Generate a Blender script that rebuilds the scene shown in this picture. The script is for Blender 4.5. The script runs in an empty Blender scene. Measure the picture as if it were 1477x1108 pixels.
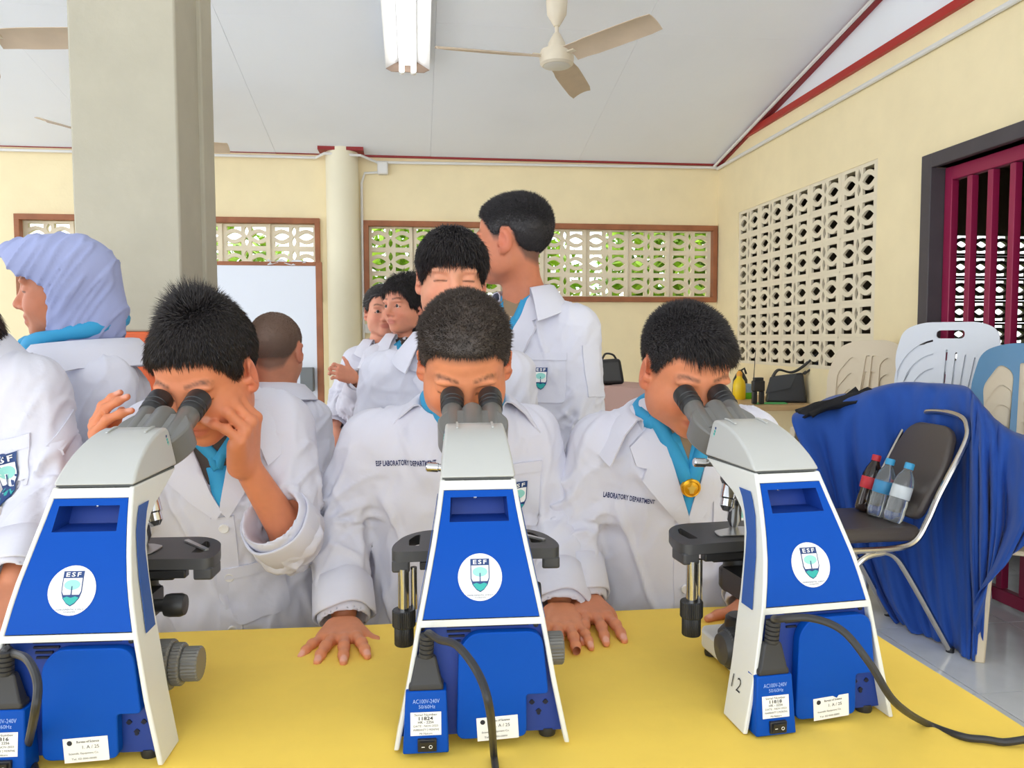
import bpy, bmesh, math, random
import numpy as np
from mathutils import Vector, Matrix
from mathutils.bvhtree import BVHTree
random.seed(5); RNG = np.random.default_rng(5)
scene = bpy.context.scene
C = bpy.context.collection
# ------------------------------------------------------------------ camera, world, light, exposure
FPX = 1120.0; PITCH, YAW, ROLL = map(math.radians, (3.36, 7.0, -0.15)); CZ = 1.22
FW = np.array([math.sin(YAW)*math.cos(PITCH), math.cos(YAW)*math.cos(PITCH), -math.sin(PITCH)])
_r = np.array([math.cos(YAW), -math.sin(YAW), 0.0]); _u = np.cross(_r, FW)
RT = _r*math.cos(ROLL)+_u*math.sin(ROLL); UP = -_r*math.sin(ROLL)+_u*math.cos(ROLL)
CAM = np.array([0, 0, CZ])
cam_data = bpy.data.cameras.new('camera'); cam = bpy.data.objects.new('camera', cam_data); C.objects.link(cam)
cam_data.sensor_width = 36.0; cam_data.lens = 36.0*FPX/1477.0; cam_data.clip_start = 0.02; cam_data.clip_end = 200
cam.matrix_world = Matrix(((RT[0], UP[0], -FW[0], 0), (RT[1], UP[1], -FW[1], 0), (RT[2], UP[2], -FW[2], CZ), (0, 0, 0, 1)))
scene.camera = cam
world = bpy.data.worlds.new('overcast_sky'); scene.world = world; world.use_nodes = True
wb = world.node_tree.nodes['Background']; wb.inputs[0].default_value = (0.93, 0.97, 1.0, 1); wb.inputs[1].default_value = 2.9
scene.view_settings.view_transform = 'Standard'; scene.view_settings.look = 'None'
scene.view_settings.gamma = 1.0; scene.view_settings.use_curve_mapping = False
scene.view_settings.exposure = 0.0
def at(px, py, d): return CAM+(FW+RT*(px-738.5)/FPX+UP*(554-py)/FPX)*d
def onz(px, py, z):
    r = FW+RT*(px-738.5)/FPX+UP*(554-py)/FPX; return CAM+r*(z-CZ)/r[2]
# ------------------------------------------------------------------ helpers
def srgb(r, g, b):
    f = lambda c: (c/255/12.92) if c <= 10 else ((c/255+0.055)/1.055)**2.4
    return (f(r), f(g), f(b), 1.0)
MATS = {}
def mat(name, col=(200, 200, 200), rough=0.5, metal=0.0, bump=None, vary=None, attr=False, emit=None, trans=0.0, alpha=1.0, sheen=0.0, sss=0.0, spec=0.5, coat=0.0):
    """bump = (scale, strength) list ; vary = (scale, amount) colour mottling"""
    if name in MATS: return MATS[name]
    m = bpy.data.materials.new(name); m.use_nodes = True; nt = m.node_tree; N = nt.nodes; L = nt.links
    b = N['Principled BSDF']; c = srgb(*col)
    b.inputs['Base Color'].default_value = c; b.inputs['Roughness'].default_value = rough; b.inputs['Metallic'].default_value = metal
    b.inputs['Specular IOR Level'].default_value = spec
    if trans: b.inputs['Transmission Weight'].default_value = trans
    if sheen: b.inputs['Sheen Weight'].default_value = sheen
    if coat: b.inputs['Coat Weight'].default_value = coat
    if sss:
        b.inputs['Subsurface Weight'].default_value = sss; b.inputs['Subsurface Radius'].default_value = (1.0, 0.35, 0.2); b.inputs['Subsurface Scale'].default_value = 0.006
    if emit:
        b.inputs['Emission Color'].default_value = srgb(*emit[0]); b.inputs['Emission Strength'].default_value = emit[1]
    tc = N.new('ShaderNodeTexCoord'); src = None
    if attr:
        a = N.new('ShaderNodeAttribute'); a.attribute_name = 'Col'; src = a.outputs['Color']
    if vary:
        vs = vary if isinstance(vary, list) else [vary]
        for sc, am in vs:
            n = N.new('ShaderNodeTexNoise'); n.inputs['Scale'].default_value = sc; n.inputs['Detail'].default_value = 5
            L.new(tc.outputs['Object'], n.inputs['Vector'])
            r = N.new('ShaderNodeMapRange'); r.inputs[1].default_value = 0.3; r.inputs[2].default_value = 0.7; r.inputs[3].default_value = 1-am; r.inputs[4].default_value = 1+am*0.6
            L.new(n.outputs['Fac'], r.inputs[0])
            mx = N.new('ShaderNodeMix'); mx.data_type = 'RGBA'; mx.blend_type = 'MULTIPLY'; mx.inputs[0].default_value = 1.0
            if src is None: mx.inputs[6].default_value = c
            else: L.new(src, mx.inputs[6])
            L.new(r.outputs[0], mx.inputs[7]); src = mx.outputs[2]
    if src is not None: L.new(src, b.inputs['Base Color'])
    if bump:
        bs = bump if isinstance(bump, list) else [bump]; prev = None
        for sc, st, *dist in bs:
            n = N.new('ShaderNodeTexNoise'); n.inputs['Scale'].default_value = sc; n.inputs['Detail'].default_value = 4
            L.new(tc.outputs['Object'], n.inputs['Vector'])
            bp = N.new('ShaderNodeBump'); bp.inputs['Strength'].default_value = st; bp.inputs['Distance'].default_value = dist[0] if dist else 0.01
            L.new(n.outputs['Fac'], bp.inputs['Height'])
            if prev: L.new(prev, bp.inputs['Normal'])
            prev = bp.outputs['Normal']
        L.new(prev, b.inputs['Normal'])
    if alpha < 1: b.inputs['Alpha'].default_value = alpha
    MATS[name] = m; return m

def mesh_np(name, V, polys):
    """V (n,3); polys: list of (k, array(m,k)) or list of index tuples"""
    me = bpy.data.meshes.new(name); V = np.asarray(V, np.float32)
    if isinstance(polys, np.ndarray): polys = [polys]
    if polys and isinstance(polys[0], np.ndarray):
        loops = np.concatenate([p.ravel() for p in polys]).astype(np.int32)
        tot = np.concatenate([np.full(len(p), p.shape[1], np.int32) for p in polys])
    else:
        tot = np.array([len(p) for p in polys], np.int32); loops = np.array([i for p in polys for i in p], np.int32)
    st = np.zeros(len(tot), np.int32); st[1:] = np.cumsum(tot)[:-1]
    me.vertices.add(len(V)); me.vertices.foreach_set('co', V.ravel())
    me.loops.add(len(loops)); me.loops.foreach_set('vertex_index', loops)
    me.polygons.add(len(tot)); me.polygons.foreach_set('loop_start', st)
    me.update(calc_edges=True); me.validate(); return me
def link(name, me, m=None, parent=None, angle=35, smooth=True, world=True, **props):
    o = bpy.data.objects.new(name, me); C.objects.link(o)
    if m is not None and not len(me.materials): me.materials.append(m)
    if smooth and len(me.polygons):
        me.polygons.foreach_set('use_smooth', np.ones(len(me.polygons), bool))
        if angle and angle < 180: me.set_sharp_from_angle(angle=math.radians(angle))
    elif len(me.polygons): me.polygons.foreach_set('use_smooth', np.zeros(len(me.polygons), bool))
    if parent is not None: put(o, parent, world)
    for k, v in props.items(): o[k] = v
    return o
def put(o, parent, world=True):
    o.parent = parent
    if world and parent.type == 'EMPTY': o.matrix_parent_inverse = parent.matrix_basis.inverted()
def thing(name, label, cat, loc=(0, 0, 0), rotz=0.0, group=None):
    o = bpy.data.objects.new(name, None); C.objects.link(o); o.location = [float(v) for v in loc]; o.rotation_euler = (0, 0, rotz)
    o.empty_display_size = 0.05
    o['label'] = label; o['category'] = cat
    if group: o['group'] = group
    return o
def tag(o, label, cat, group=None):
    o['label'] = label; o['category'] = cat
    if group: o['group'] = group
    return o
def dup(root, loc, rotz, label, group=None):
    r = root.copy(); C.objects.link(r); r.location = loc; r.rotation_euler = (0, 0, rotz); r['label'] = label
    if group: r['group'] = group
    def rec(a, b):
        for ch in list(a.children):
            c = ch.copy(); C.objects.link(c); c.parent = b; rec(ch, c)
    rec(root, r); return r
def frame_from(d):
    d = np.asarray(d, float); d = d/np.linalg.norm(d); h = np.array([0, 0, 1.0]) if abs(d[2]) < 0.9 else np.array([1.0, 0, 0])
    a = np.cross(h, d); a /= np.linalg.norm(a); return a, np.cross(d, a), d
class MB:
    def __init__(s): s.v = []; s.f = []
    def add(s, V, F):
        o = len(s.v); s.v += [tuple(map(float, v)) for v in V]; s.f += [tuple(i+o for i in f) for f in F]; return s
    def box(s, c, size, R=None):
        x, y, z = [q/2 for q in size]
        V = np.array([(i, j, k) for i in (-x, x) for j in (-y, y) for k in (-z, z)], float)
        if R is not None: V = V@np.asarray(R).T
        return s.add(V+np.asarray(c, float), [(0, 1, 3, 2), (4, 6, 7, 5), (0, 4, 5, 1), (2, 3, 7, 6), (0, 2, 6, 4), (1, 5, 7, 3)])
    def lohi(s, lo, hi): lo = np.array(lo, float); hi = np.array(hi, float); return s.box((lo+hi)/2, hi-lo)
    def cyl(s, a, b, r1, r2=None, n=16, caps=True):
        r2 = r1 if r2 is None else r2; return s.tube([a, b], [r1, r2], n, caps)
    def tube(s, pts, r, n=8, caps=True, closed=False):
        P = np.array(pts, float); m = len(P); r = np.full(m, r) if np.isscalar(r) else np.array(r, float)
        T = np.gradient(P, axis=0) if not closed else np.roll(P, -1, 0)-np.roll(P, 1, 0)
        T /= np.linalg.norm(T, axis=1)[:, None]+1e-12
        A, B, _ = frame_from(T[0]); V = []
        for i in range(m):
            A = A-T[i]*(A@T[i]); A /= np.linalg.norm(A); B = np.cross(T[i], A)
            for k in range(n):
                t = 2*math.pi*k/n; V.append(P[i]+r[i]*(A*math.cos(t)+B*math.sin(t)))
        F = []
        for i in range(m if closed else m-1):
            j = (i+1) % m
            for k in range(n): F.append((i*n+k, i*n+(k+1) % n, j*n+(k+1) % n, j*n+k))
        if caps and not closed: F += [tuple(range(n-1, -1, -1)), tuple(range((m-1)*n, m*n))]
        return s.add(V, F)
    def lathe(s, prof, n=24, o=(0, 0, 0), axis=(0, 0, 1)):
        a, b, d = frame_from(axis); o = np.asarray(o, float); V = []; F = []; m = len(prof)
        for r, z in prof:
            for k in range(n):
                t = 2*math.pi*k/n; V.append(o+d*z+r*(a*math.cos(t)+b*math.sin(t)))
        for i in range(m-1):
            for k in range(n): F.append((i*n+k, i*n+(k+1) % n, (i+1)*n+(k+1) % n, (i+1)*n+k))
        if prof[0][0] > 1e-6: F.append(tuple(range(n-1, -1, -1)))
        if prof[-1][0] > 1e-6: F.append(tuple(range((m-1)*n, m*n)))
        return s.add(V, F)
    def prism(s, poly, o, U, W, D, t):
        """polygon (u,w) in plane o+u*U+w*W extruded by t along D"""
        o, U, W, D = [np.asarray(q, float) for q in (o, U, W, D)]; n = len(poly)
        A = [o+U*u+W*w for u, w in poly]; B = [p+D*t for p in A]
        F = [tuple(range(n-1, -1, -1)), tuple(range(n, 2*n))]+[(i, (i+1) % n, (i+1) % n+n, i+n) for i in range(n)]
        return s.add(A+B, F)
    def sheet(s, G, thick=None):
        """grid of points G[i][j]; optional thickness (vector or scalar along normal)"""
        G = np.asarray(G, float); m, n = G.shape[:2]; V = G.reshape(-1, 3)
        F = [(i*n+j, i*n+j+1, (i+1)*n+j+1, (i+1)*n+j) for i in range(m-1) for j in range(n-1)]
        if thick is None: return s.add(V, F)
        du = np.gradient(G, axis=0); dv = np.gradient(G, axis=1); N = np.cross(du, dv); N /= np.linalg.norm(N, axis=2)[:, :, None]+1e-12
        V2 = (G-N*thick).reshape(-1, 3); k = m*n
        F2 = [tuple(q+k for q in f[::-1]) for f in F]
        ring = [j for j in range(n)]+[i*n+n-1 for i in range(1, m)]+[(m-1)*n+j for j in range(n-2, -1, -1)]+[i*n for i in range(m-2, 0, -1)]
        F3 = [(ring[(i+1) % len(ring)], ring[i], ring[i]+k, ring[(i+1) % len(ring)]+k) for i in range(len(ring))]
        return s.add(np.concatenate([V, V2]), F+F2+F3)
    def build(s, name, m, parent=None, bevel=0, seg=2, angle=35, sc=1.0, world=True, fix=True, smooth=True, **props):
        V = np.array(s.v)*sc; me = mesh_np(name, V, s.f)
        if fix:
            bm = bmesh.new(); bm.from_mesh(me); bmesh.ops.recalc_face_normals(bm, faces=bm.faces); bm.to_mesh(me); bm.free()
        o = link(name, me, m, parent, angle, smooth, world, **props)
        if bevel:
            md = o.modifiers.new('bevel', 'BEVEL'); md.width = bevel*sc; md.segments = seg; md.limit_method = 'ANGLE'; md.angle_limit = math.radians(40)
        return o
def rounded(poly, r, n=5):
    out = []; m = len(poly)
    for i in range(m):
        p0, p1, p2 = [np.array(poly[j % m], float) for j in (i-1, i, i+1)]
        rr = r[i] if isinstance(r, (list, tuple)) else r
        a = p0-p1; b = p2-p1; la, lb = np.linalg.norm(a), np.linalg.norm(b)
        q = min(rr, la*0.48, lb*0.48)
        if q <= 1e-9: out.append(tuple(p1)); continue
        A = p1+a/la*q; B = p1+b/lb*q
        for k in range(n+1):
            t = k/n; out.append(tuple((1-t)**2*A+2*t*(1-t)*p1+t*t*B))
    return out
def ell_pts(cx, cy, rx, ry, n=28): return [(cx+rx*math.cos(2*math.pi*k/n), cy+ry*math.sin(2*math.pi*k/n)) for k in range(n)]
def lens_pts(cx, cy, L, H, vert=False, n=8):
    p = [(cx-L+2*L*k/n, cy+H*math.sin(math.pi*k/n)) for k in range(n)]+[(cx+L-2*L*k/n, cy-H*math.sin(math.pi*k/n)) for k in range(n)]
    return [(cx+(y-cy), cy+(x-cx)) for x, y in p] if vert else p
def flat_mesh(name, loops, thick):
    """filled 2D shape with holes (even-odd), extruded symmetric in z, centred"""
    cu = bpy.data.curves.new(name, 'CURVE'); cu.dimensions = '2D'; cu.fill_mode = 'BOTH' if thick > 0 else 'FRONT'; cu.extrude = thick/2
    for lp in loops:
        sp = cu.splines.new('POLY'); sp.points.add(len(lp)-1); sp.use_cyclic_u = True
        for i, (x, y) in enumerate(lp): sp.points[i].co = (x, y, 0, 1)
    ob = bpy.data.objects.new(name, cu); me = bpy.data.meshes.new_from_object(ob); bpy.data.objects.remove(ob); bpy.data.curves.remove(cu)
    return me
def mesh_arrays(me):
    V = np.zeros(len(me.vertices)*3); me.vertices.foreach_get('co', V); return V.reshape(-1, 3), [tuple(p.vertices) for p in me.polygons]
def text_geo(txt, width=None, height=None, bold=0.0, space=1.0):
    cu = bpy.data.curves.new('t', 'FONT'); cu.body = txt; cu.size = 1.0; cu.resolution_u = 2; cu.offset = bold; cu.space_character = space; cu.align_x = 'CENTER'; cu.align_y = 'CENTER'
    ob = bpy.data.objects.new('t', cu); me = bpy.data.meshes.new_from_object(ob); V, F = mesh_arrays(me)
    bpy.data.objects.remove(ob); bpy.data.curves.remove(cu); bpy.data.meshes.remove(me)
    lo, hi = V.min(0), V.max(0); V = V-(lo+hi)/2; sx = sy = 1.0
    if width: sx = sy = width/(hi[0]-lo[0])
    if height:
        sy = height/(hi[1]-lo[1])
        if not width: sx = sy
    V[:, 0] *= sx; V[:, 1] *= sy; return V[:, :2], F
def ngon_geo(poly): return np.array(poly, float), [tuple(range(len(poly)))]
def grid_fill(poly, h):
    """triangulated polygon with interior points (for projecting on curved surfaces)"""
    bm = bmesh.new(); vs = [bm.verts.new((x, y, 0)) for x, y in poly]; bm.faces.new(vs)
    P = np.array(poly); lo, hi = P.min(0), P.max(0)
    for ax in (0, 1):
        k = lo[ax]+h
        while k < hi[ax]-h*0.3:
            co = [0, 0, 0]; co[ax] = k; no = [0, 0, 0]; no[ax] = 1
            bmesh.ops.bisect_plane(bm, geom=bm.verts[:]+bm.edges[:]+bm.faces[:], plane_co=co, plane_no=no); k += h
    bm.verts.index_update(); V = np.array([v.co[:2] for v in bm.verts]); F = [tuple(v.index for v in f.verts) for f in bm.faces]; bm.free(); return V, F
class Projector:
    """lays flat decals (lettering, patches, pockets) onto a curved surface"""
    def __init__(s, V, F): s.b = BVHTree.FromPolygons([tuple(v) for v in V], [tuple(int(i) for i in f) for f in F])
    def lay(s, geo, o, U, W, D, off=0.001, thick=0.0, back=0.15):
        V2, F = geo; o, U, W, D = [np.asarray(q, float) for q in (o, U, W, D)]; U = U/np.linalg.norm(U); W = W/np.linalg.norm(W); D = D/np.linalg.norm(D)
        out = []; miss = 0
        for u, w in V2:
            p = o+U*u+W*w; h = s.b.ray_cast(Vector(p-D*back), Vector(D), back*2.5)
            if h[0] is None:
                hh = s.b.find_nearest(Vector(p)); q = np.array(hh[0]); n = np.array(hh[1])
            else: q = np.array(h[0]); n = np.array(h[1])
            if n@D > 0: n = -n
            out.append(q-D*off if thick == 0 else q-D*off)
        out = np.array(out); mb = MB()
        if thick == 0: return mb.add(out, F)
        k = len(out); edges = {}
        for f in F:
            for a, b in zip(f, f[1:]+f[:1]): edges[(a, b)] = 1
        rim = [(a, b) for a, b in edges if (b, a) not in edges]
        return mb.add(np.concatenate([out, out+D*thick]), list(F)+[(b, a, a+k, b+k) for a, b in rim])
# ------------------------------------------------------------------ the hall
WX = 2.568; WY = 6.45; WH = 2.69; SL = 0.188; RIDGE = 0.6
M_wall = mat('cream_wall_paint', (250, 233, 190), 0.8, bump=[(9, 0.12, 0.02), (60, 0.08)], vary=[(1.2, 0.035), (6, 0.03)])
M_ceil = mat('white_ceiling_board', (246, 249, 255), 0.75, vary=(1.1, 0.04), bump=(4, 0.08, 0.02))
M_red = mat('dark_red_trim_paint', (150, 32, 34), 0.5)
M_tile = mat('grey_floor_tile', (222, 226, 232), 0.14, vary=[(2.5, 0.06), (11, 0.05)])
M_grout = mat('dark_grout', (120, 122, 122), 0.8)
M_frame = mat('brown_wood_frame', (160, 98, 62), 0.55, vary=(9, 0.2), bump=(30, 0.1))
M_block = mat('pale_vent_block', (238, 226, 200), 0.85, bump=(40, 0.12), vary=(7, 0.05))
M_pipe = mat('white_pvc_pipe', (232, 230, 226), 0.4)
def structure(o): o['kind'] = 'structure'; return o
# floor slab and tiles
fl = MB().lohi((-6.0, -3.0, -0.10), (7.0, 7.0, -0.006)).build('floor', M_grout, smooth=False); structure(fl)
TS = 0.60; tile_me = None; nt = 0
tiles = []
for i in range(-5, 9):
    for j in range(-2, 11):
        cx = 1.90-0.3+(i-2)*TS; cy = 2.38-0.3+(j-3)*TS
        if -3.6 < cx < 6.2 and -1.6 < cy < 6.4: tiles.append((cx, cy))
tb = MB().box((0, 0, -0.004), (TS-0.005, TS-0.005, 0.008)); tile_me = mesh_np('floor_tile', tb.v, tb.f); tile_me.materials.append(M_tile); tile_me.polygons.foreach_set('use_smooth', np.zeros(len(tile_me.polygons), bool))
for cx, cy in tiles:
    o = bpy.data.objects.new('floor_tile', tile_me); C.objects.link(o); o.location = (cx, cy, 0); o.parent = fl
# vent block: two round motifs side by side, real holes
BW, BH, BT = 0.372, 0.193, 0.04
def vent_block_mesh(BT=0.04):
    W, H = BW/2, BH/2; loops = [[(-W, -H), (W, -H), (W, H), (-W, H)]]
    for sx in (-1, 1):
        cx = sx*0.096; loops.append(lens_pts(cx, 0, 0.060, 0.029))
        for sz in (-1, 1):
            top = [(cx-0.056, sz*0.078), (cx+0.056, sz*0.078), (cx+0.056, sz*0.040)]
            arc = [(cx+0.056-0.112*k/6, sz*(0.040+0.018*math.sin(math.pi*k/6))) for k in range(1, 6)]
            loops.append(top+arc+[(cx-0.056, sz*0.040)])
    for sz in (-1, 1): loops.append(lens_pts(0, sz*0.041, 0.037, 0.017, True))
    return flat_mesh('vent_block', loops, BT)
blk_me = vent_block_mesh(); blk_me.materials.append(M_block); blk_me.polygons.foreach_set('use_smooth', np.zeros(len(blk_me.polygons), bool))
def blocks(parent, o, U, W, nx, nz, px=0.378, pz=0.2):
    """grid of vent blocks; o = centre of lower-left block, U along the wall, W up"""
    U = np.array(U, float); W = np.array(W, float); D = np.cross(U, W)
    for i in range(nx):
        for k in range(nz):
            p = np.array(o)+U*px*i+W*pz*k
            b = bpy.data.objects.new('vent_block', blk_me); C.objects.link(b)
            b.matrix_world = Matrix(((U[0], W[0], D[0], p[0]), (U[1], W[1], D[1], p[1]), (U[2], W[2], D[2], p[2]), (0, 0, 0, 1)))
            b.parent = parent
# back wall with two long openings
T = 0.14
OPN = [(-3.02, -0.79, 1.565, 2.145), (-0.385, 2.53, 1.565, 2.135)]
w = MB(); xs = [-6.0]+[v for a in OPN for v in a[:2]]+[2.70]
for i in range(0, 6, 2): w.lohi((xs[i], WY, 0), (xs[i+1], WY+T, WH+0.1))
for a in OPN: w.lohi((a[0], WY, 0), (a[1], WY+T, a[2])); w.lohi((a[0], WY, a[3]), (a[1], WY+T, WH+0.1))
wb_ = structure(w.build('wall_back', M_wall, smooth=False))
for n, a in enumerate(OPN):
    nx = int(round((a[1]-a[0])/0.378)); px = (a[1]-a[0])/nx
    blocks(wb_, (a[0]+px/2, WY+0.075, a[2]+0.095), (1, 0, 0), (0, 0, 1), nx, 3, px, 0.193)
    mor = MB()
    for i in range(nx+1): mor.lohi((a[0]+px*i-(px-BW)/2-0.004, WY+0.04, a[2]), (a[0]+px*i+(px-BW)/2+0.004, WY+0.11, a[3]))
    mor.build('mortar_joint', M_block, wb_, smooth=False)
    fr = structure(MB().lohi((a[0]-0.03, WY-0.03, a[2]-0.04), (a[1]+0.03, WY+0.03, a[2]+0.004)).build('window_%d' % (n+1), M_frame, bevel=0.004))
    for q in ((a[0]-0.03, a[3]-0.004, a[1]+0.03, a[3]+0.04), (a[0]-0.03, a[2], a[0]+0.01, a[3]), (a[1]-0.01, a[2], a[1]+0.03, a[3])):
        MB().lohi((q[0], WY-0.03, q[1]), (q[2], WY+0.03, q[3])).build('frame_rail', M_frame, fr, bevel=0.004)
# adjoining room seen through the barred doorway: its back wall with vent blocks
w = MB(); w.lohi((7.0, 1.0, 0), (7.1, WY, 3.2)); w.lohi((WX+0.12, 1.0, 0), (7.0, 1.1, 3.2)); w.lohi((WX+0.13, 1.0, 2.72), (7.0, WY+0.1, 2.78))
M_wall2 = mat('shade_toned_side_room_wall', (120, 106, 84), 0.9, vary=(2, .08))  # cream wall darkened: the side room's dimness is put into its colour
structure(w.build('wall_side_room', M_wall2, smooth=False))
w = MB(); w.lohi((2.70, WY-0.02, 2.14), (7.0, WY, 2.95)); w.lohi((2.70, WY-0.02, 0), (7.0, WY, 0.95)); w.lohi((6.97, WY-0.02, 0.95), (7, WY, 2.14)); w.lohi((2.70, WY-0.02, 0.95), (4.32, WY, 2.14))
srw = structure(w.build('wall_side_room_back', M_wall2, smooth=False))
M_blk2 = mat('shade_toned_vent_block', (128, 120, 104), 0.85, bump=(40, 0.12))  # darker copy of the pale block, backlit shade painted into the colour
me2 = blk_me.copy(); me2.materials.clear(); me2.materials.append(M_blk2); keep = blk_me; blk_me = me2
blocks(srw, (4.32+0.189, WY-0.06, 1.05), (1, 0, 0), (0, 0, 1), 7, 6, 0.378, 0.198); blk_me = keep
# right wall with vent grid and doorway
DY0, DY1, DH = 2.05, 3.63, 2.06          # doorway y-range and height
GY0, GY1, GZ0, GZ1 = 4.12, 6.01, 1.02, 2.22
w = MB(); T2 = 0.12
w.lohi((WX, GY1, 0), (WX+T2, WY+0.1, WH+0.1)); w.lohi((WX, DY1, 0), (WX+T2, GY0, WH+0.1))
w.lohi((WX, GY0, 0), (WX+T2, GY1, GZ0)); w.lohi((WX, GY0, GZ1), (WX+T2, GY1, WH+0.1))
w.lohi((WX, DY0, DH), (WX+T2, DY1, WH+0.1)); w.lohi((WX, -3.0, 0), (WX+T2, DY0, WH+0.1))
wr = structure(w.build('wall_right', M_wall, smooth=False))
keep = blk_me; blk_me = vent_block_mesh(0.016); blk_me.materials.append(M_block); blk_me.polygons.foreach_set('use_smooth', np.zeros(len(blk_me.polygons), bool))
blocks(wr, (WX+0.011, GY1-0.189, GZ0+0.1), (0, -1, 0), (0, 0, 1), 5, 6, 0.378, 0.2); blk_me = keep
mor = MB()
for i in range(6): mor.lohi((WX+0.004, GY0+0.378*i-0.004, GZ0), (WX+0.019, GY0+0.378*i+0.006, GZ1))
for i in range(7): mor.lohi((WX+0.004, GY0, GZ0+0.2*i-0.0045), (WX+0.019, GY1, GZ0+0.2*i+0.005))
mor.build('mortar_joint', M_block, wr, smooth=False)
# gable infill above the right wall
g = MB(); yz = [(WY, WH+0.02), (WY-(0.1/SL), WH+0.1), (-3.0, WH+0.1), (-3.0, WH+SL*(WY-RIDGE)-SL*(RIDGE+3.0)), (RIDGE, WH+SL*(WY-RIDGE))]
g.prism(yz, (WX+0.02, 0, 0), (0, 1, 0), (0, 0, 1), (1, 0, 0), 0.06); structure(g.build('wall_gable', M_ceil, smooth=False))
# ceiling: sloping boards, rising toward the camera
def cz(y): return WH+SL*(WY-y) if y > RIDGE else WH+SL*(WY-RIDGE)-SL*(RIDGE-y)
ce = MB(); e = 0.012
for y0, y1 in ((RIDGE, WY+0.1), (-3.0, RIDGE)):
    ce.add([(-6, y0, cz(y0)+e+0.06), (WX+0.1, y0, cz(y0)+e+0.06), (WX+0.1, y1, cz(y1)+e+0.06), (-6, y1, cz(y1)+e+0.06), (-6, y0, cz(y0)+e), (WX+0.1, y0, cz(y0)+e), (WX+0.1, y1, cz(y1)+e), (-6, y1, cz(y1)+e)],
           [(0, 1, 2, 3), (7, 6, 5, 4), (0, 4, 5, 1), (1, 5, 6, 2), (2, 6, 7, 3), (3, 7, 4, 0)])
ceo = structure(ce.build('ceiling', M_ceil, smooth=False))
PW, PL = 1.22, 2.44; edge = [WX-PW*k for k in range(0, 8)]
ys = [WY+0.02, 4.61, 2.17, RIDGE]
for i in range(7):
    for j in range(3):
        x1, x0 = edge[i]-0.0007, edge[i+1]+0.0007; y1, y0 = ys[j]-0.0007, ys[j+1]+0.0007; jit = random.uniform(0, 0.0012)
        MB().add([(x0, y0, cz(y0)-jit), (x1, y0, cz(y0)-jit), (x1, y1, cz(y1)-jit), (x0, y1, cz(y1)-jit), (x0, y0, cz(y0)+0.011), (x1, y0, cz(y0)+0.011), (x1, y1, cz(y1)+0.011), (x0, y1, cz(y1)+0.011)],
                 [(0, 1, 2, 3), (7, 6, 5, 4), (0, 4, 5, 1), (1, 5, 6, 2), (2, 6, 7, 3), (3, 7, 4, 0)]).build('ceiling_board', M_ceil, ceo, smooth=False)
# red trims
t = MB().lohi((-6, WY-0.025, WH+0.0), (-0.75, WY, WH+0.035)).lohi((-0.45, WY-0.025, WH-0.01), (WX, WY, WH+0.025)).lohi((-0.75, WY-0.17, WH+0.005), (-0.40, WY, WH+0.05))
structure(t.build('trim_1', M_red, smooth=False))
y1 = WY-0.02; y0 = 0.6
t = MB().add([(WX-0.02, y1, cz(y1)-0.035), (WX-0.02, y1, cz(y1)), (WX-0.02, y0, cz(y0)-0.035), (WX-0.02, y0, cz(y0)), (WX+0.025, y1, cz(y1)-0.035), (WX+0.025, y1, cz(y1)), (WX+0.025, y0, cz(y0)-0.035), (WX+0.025, y0, cz(y0))],
             [(0, 1, 3, 2), (4, 6, 7, 5), (0, 2, 6, 4), (1, 5, 7, 3), (0, 4, 5, 1), (2, 3, 7, 6)])
structure(t.build('trim_2', M_red, smooth=False))
M_red2 = mat('bright_red_trim_paint', (176, 34, 26), 0.45)
structure(MB().lohi((WX-0.025, 0.6, WH+0.08), (WX+0.025, WY-0.55, WH+0.125)).build('trim_3', M_red2, smooth=False))
# conduits: along the back wall and along the right wall
def conduit(pts, label, r=0.011):
    o = MB().tube(pts, r, 8).build('conduit_pipe', M_pipe); return tag(o, label, 'pipe')
conduit([(-6, WY-0.035, WH-0.03), (-0.78, WY-0.035, WH-0.03), (-0.70, WY-0.15, WH-0.02), (-0.42, WY-0.15, WH-0.03), (-0.30, WY-0.035, WH-0.055), (WX-0.02, WY-0.035, WH-0.03)], 'thin white conduit running under the red trim of the back wall')
conduit([(WX-0.016, WY-0.02, WH-0.035), (WX-0.016, 0.6, WH-0.035)], 'long straight white conduit along top of the cream right wall', 0.014)
conduit([(WX-0.05, WY-0.03, WH-0.02), (WX-0.05, 0.6, cz(0.6)-0.075)], 'white conduit climbing the gable beside the sloping red trim', 0.011)
conduit([(-0.255, WY-0.02, WH-0.13), (-0.40, WY-0.02, WH-0.14), (-0.425, WY-0.02, WH-0.22), (-0.425, WY-0.02, 0.9)], 'thin vertical white conduit beside the round column', 0.01)
jb = MB().box((-0.255, WY-0.03, WH-0.10), (0.085, 0.06, 0.10)).build('junction_box', M_pipe, bevel=0.012, seg=3); tag(jb, 'small white electrical junction box under the trim near the round column', 'junction box')
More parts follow.
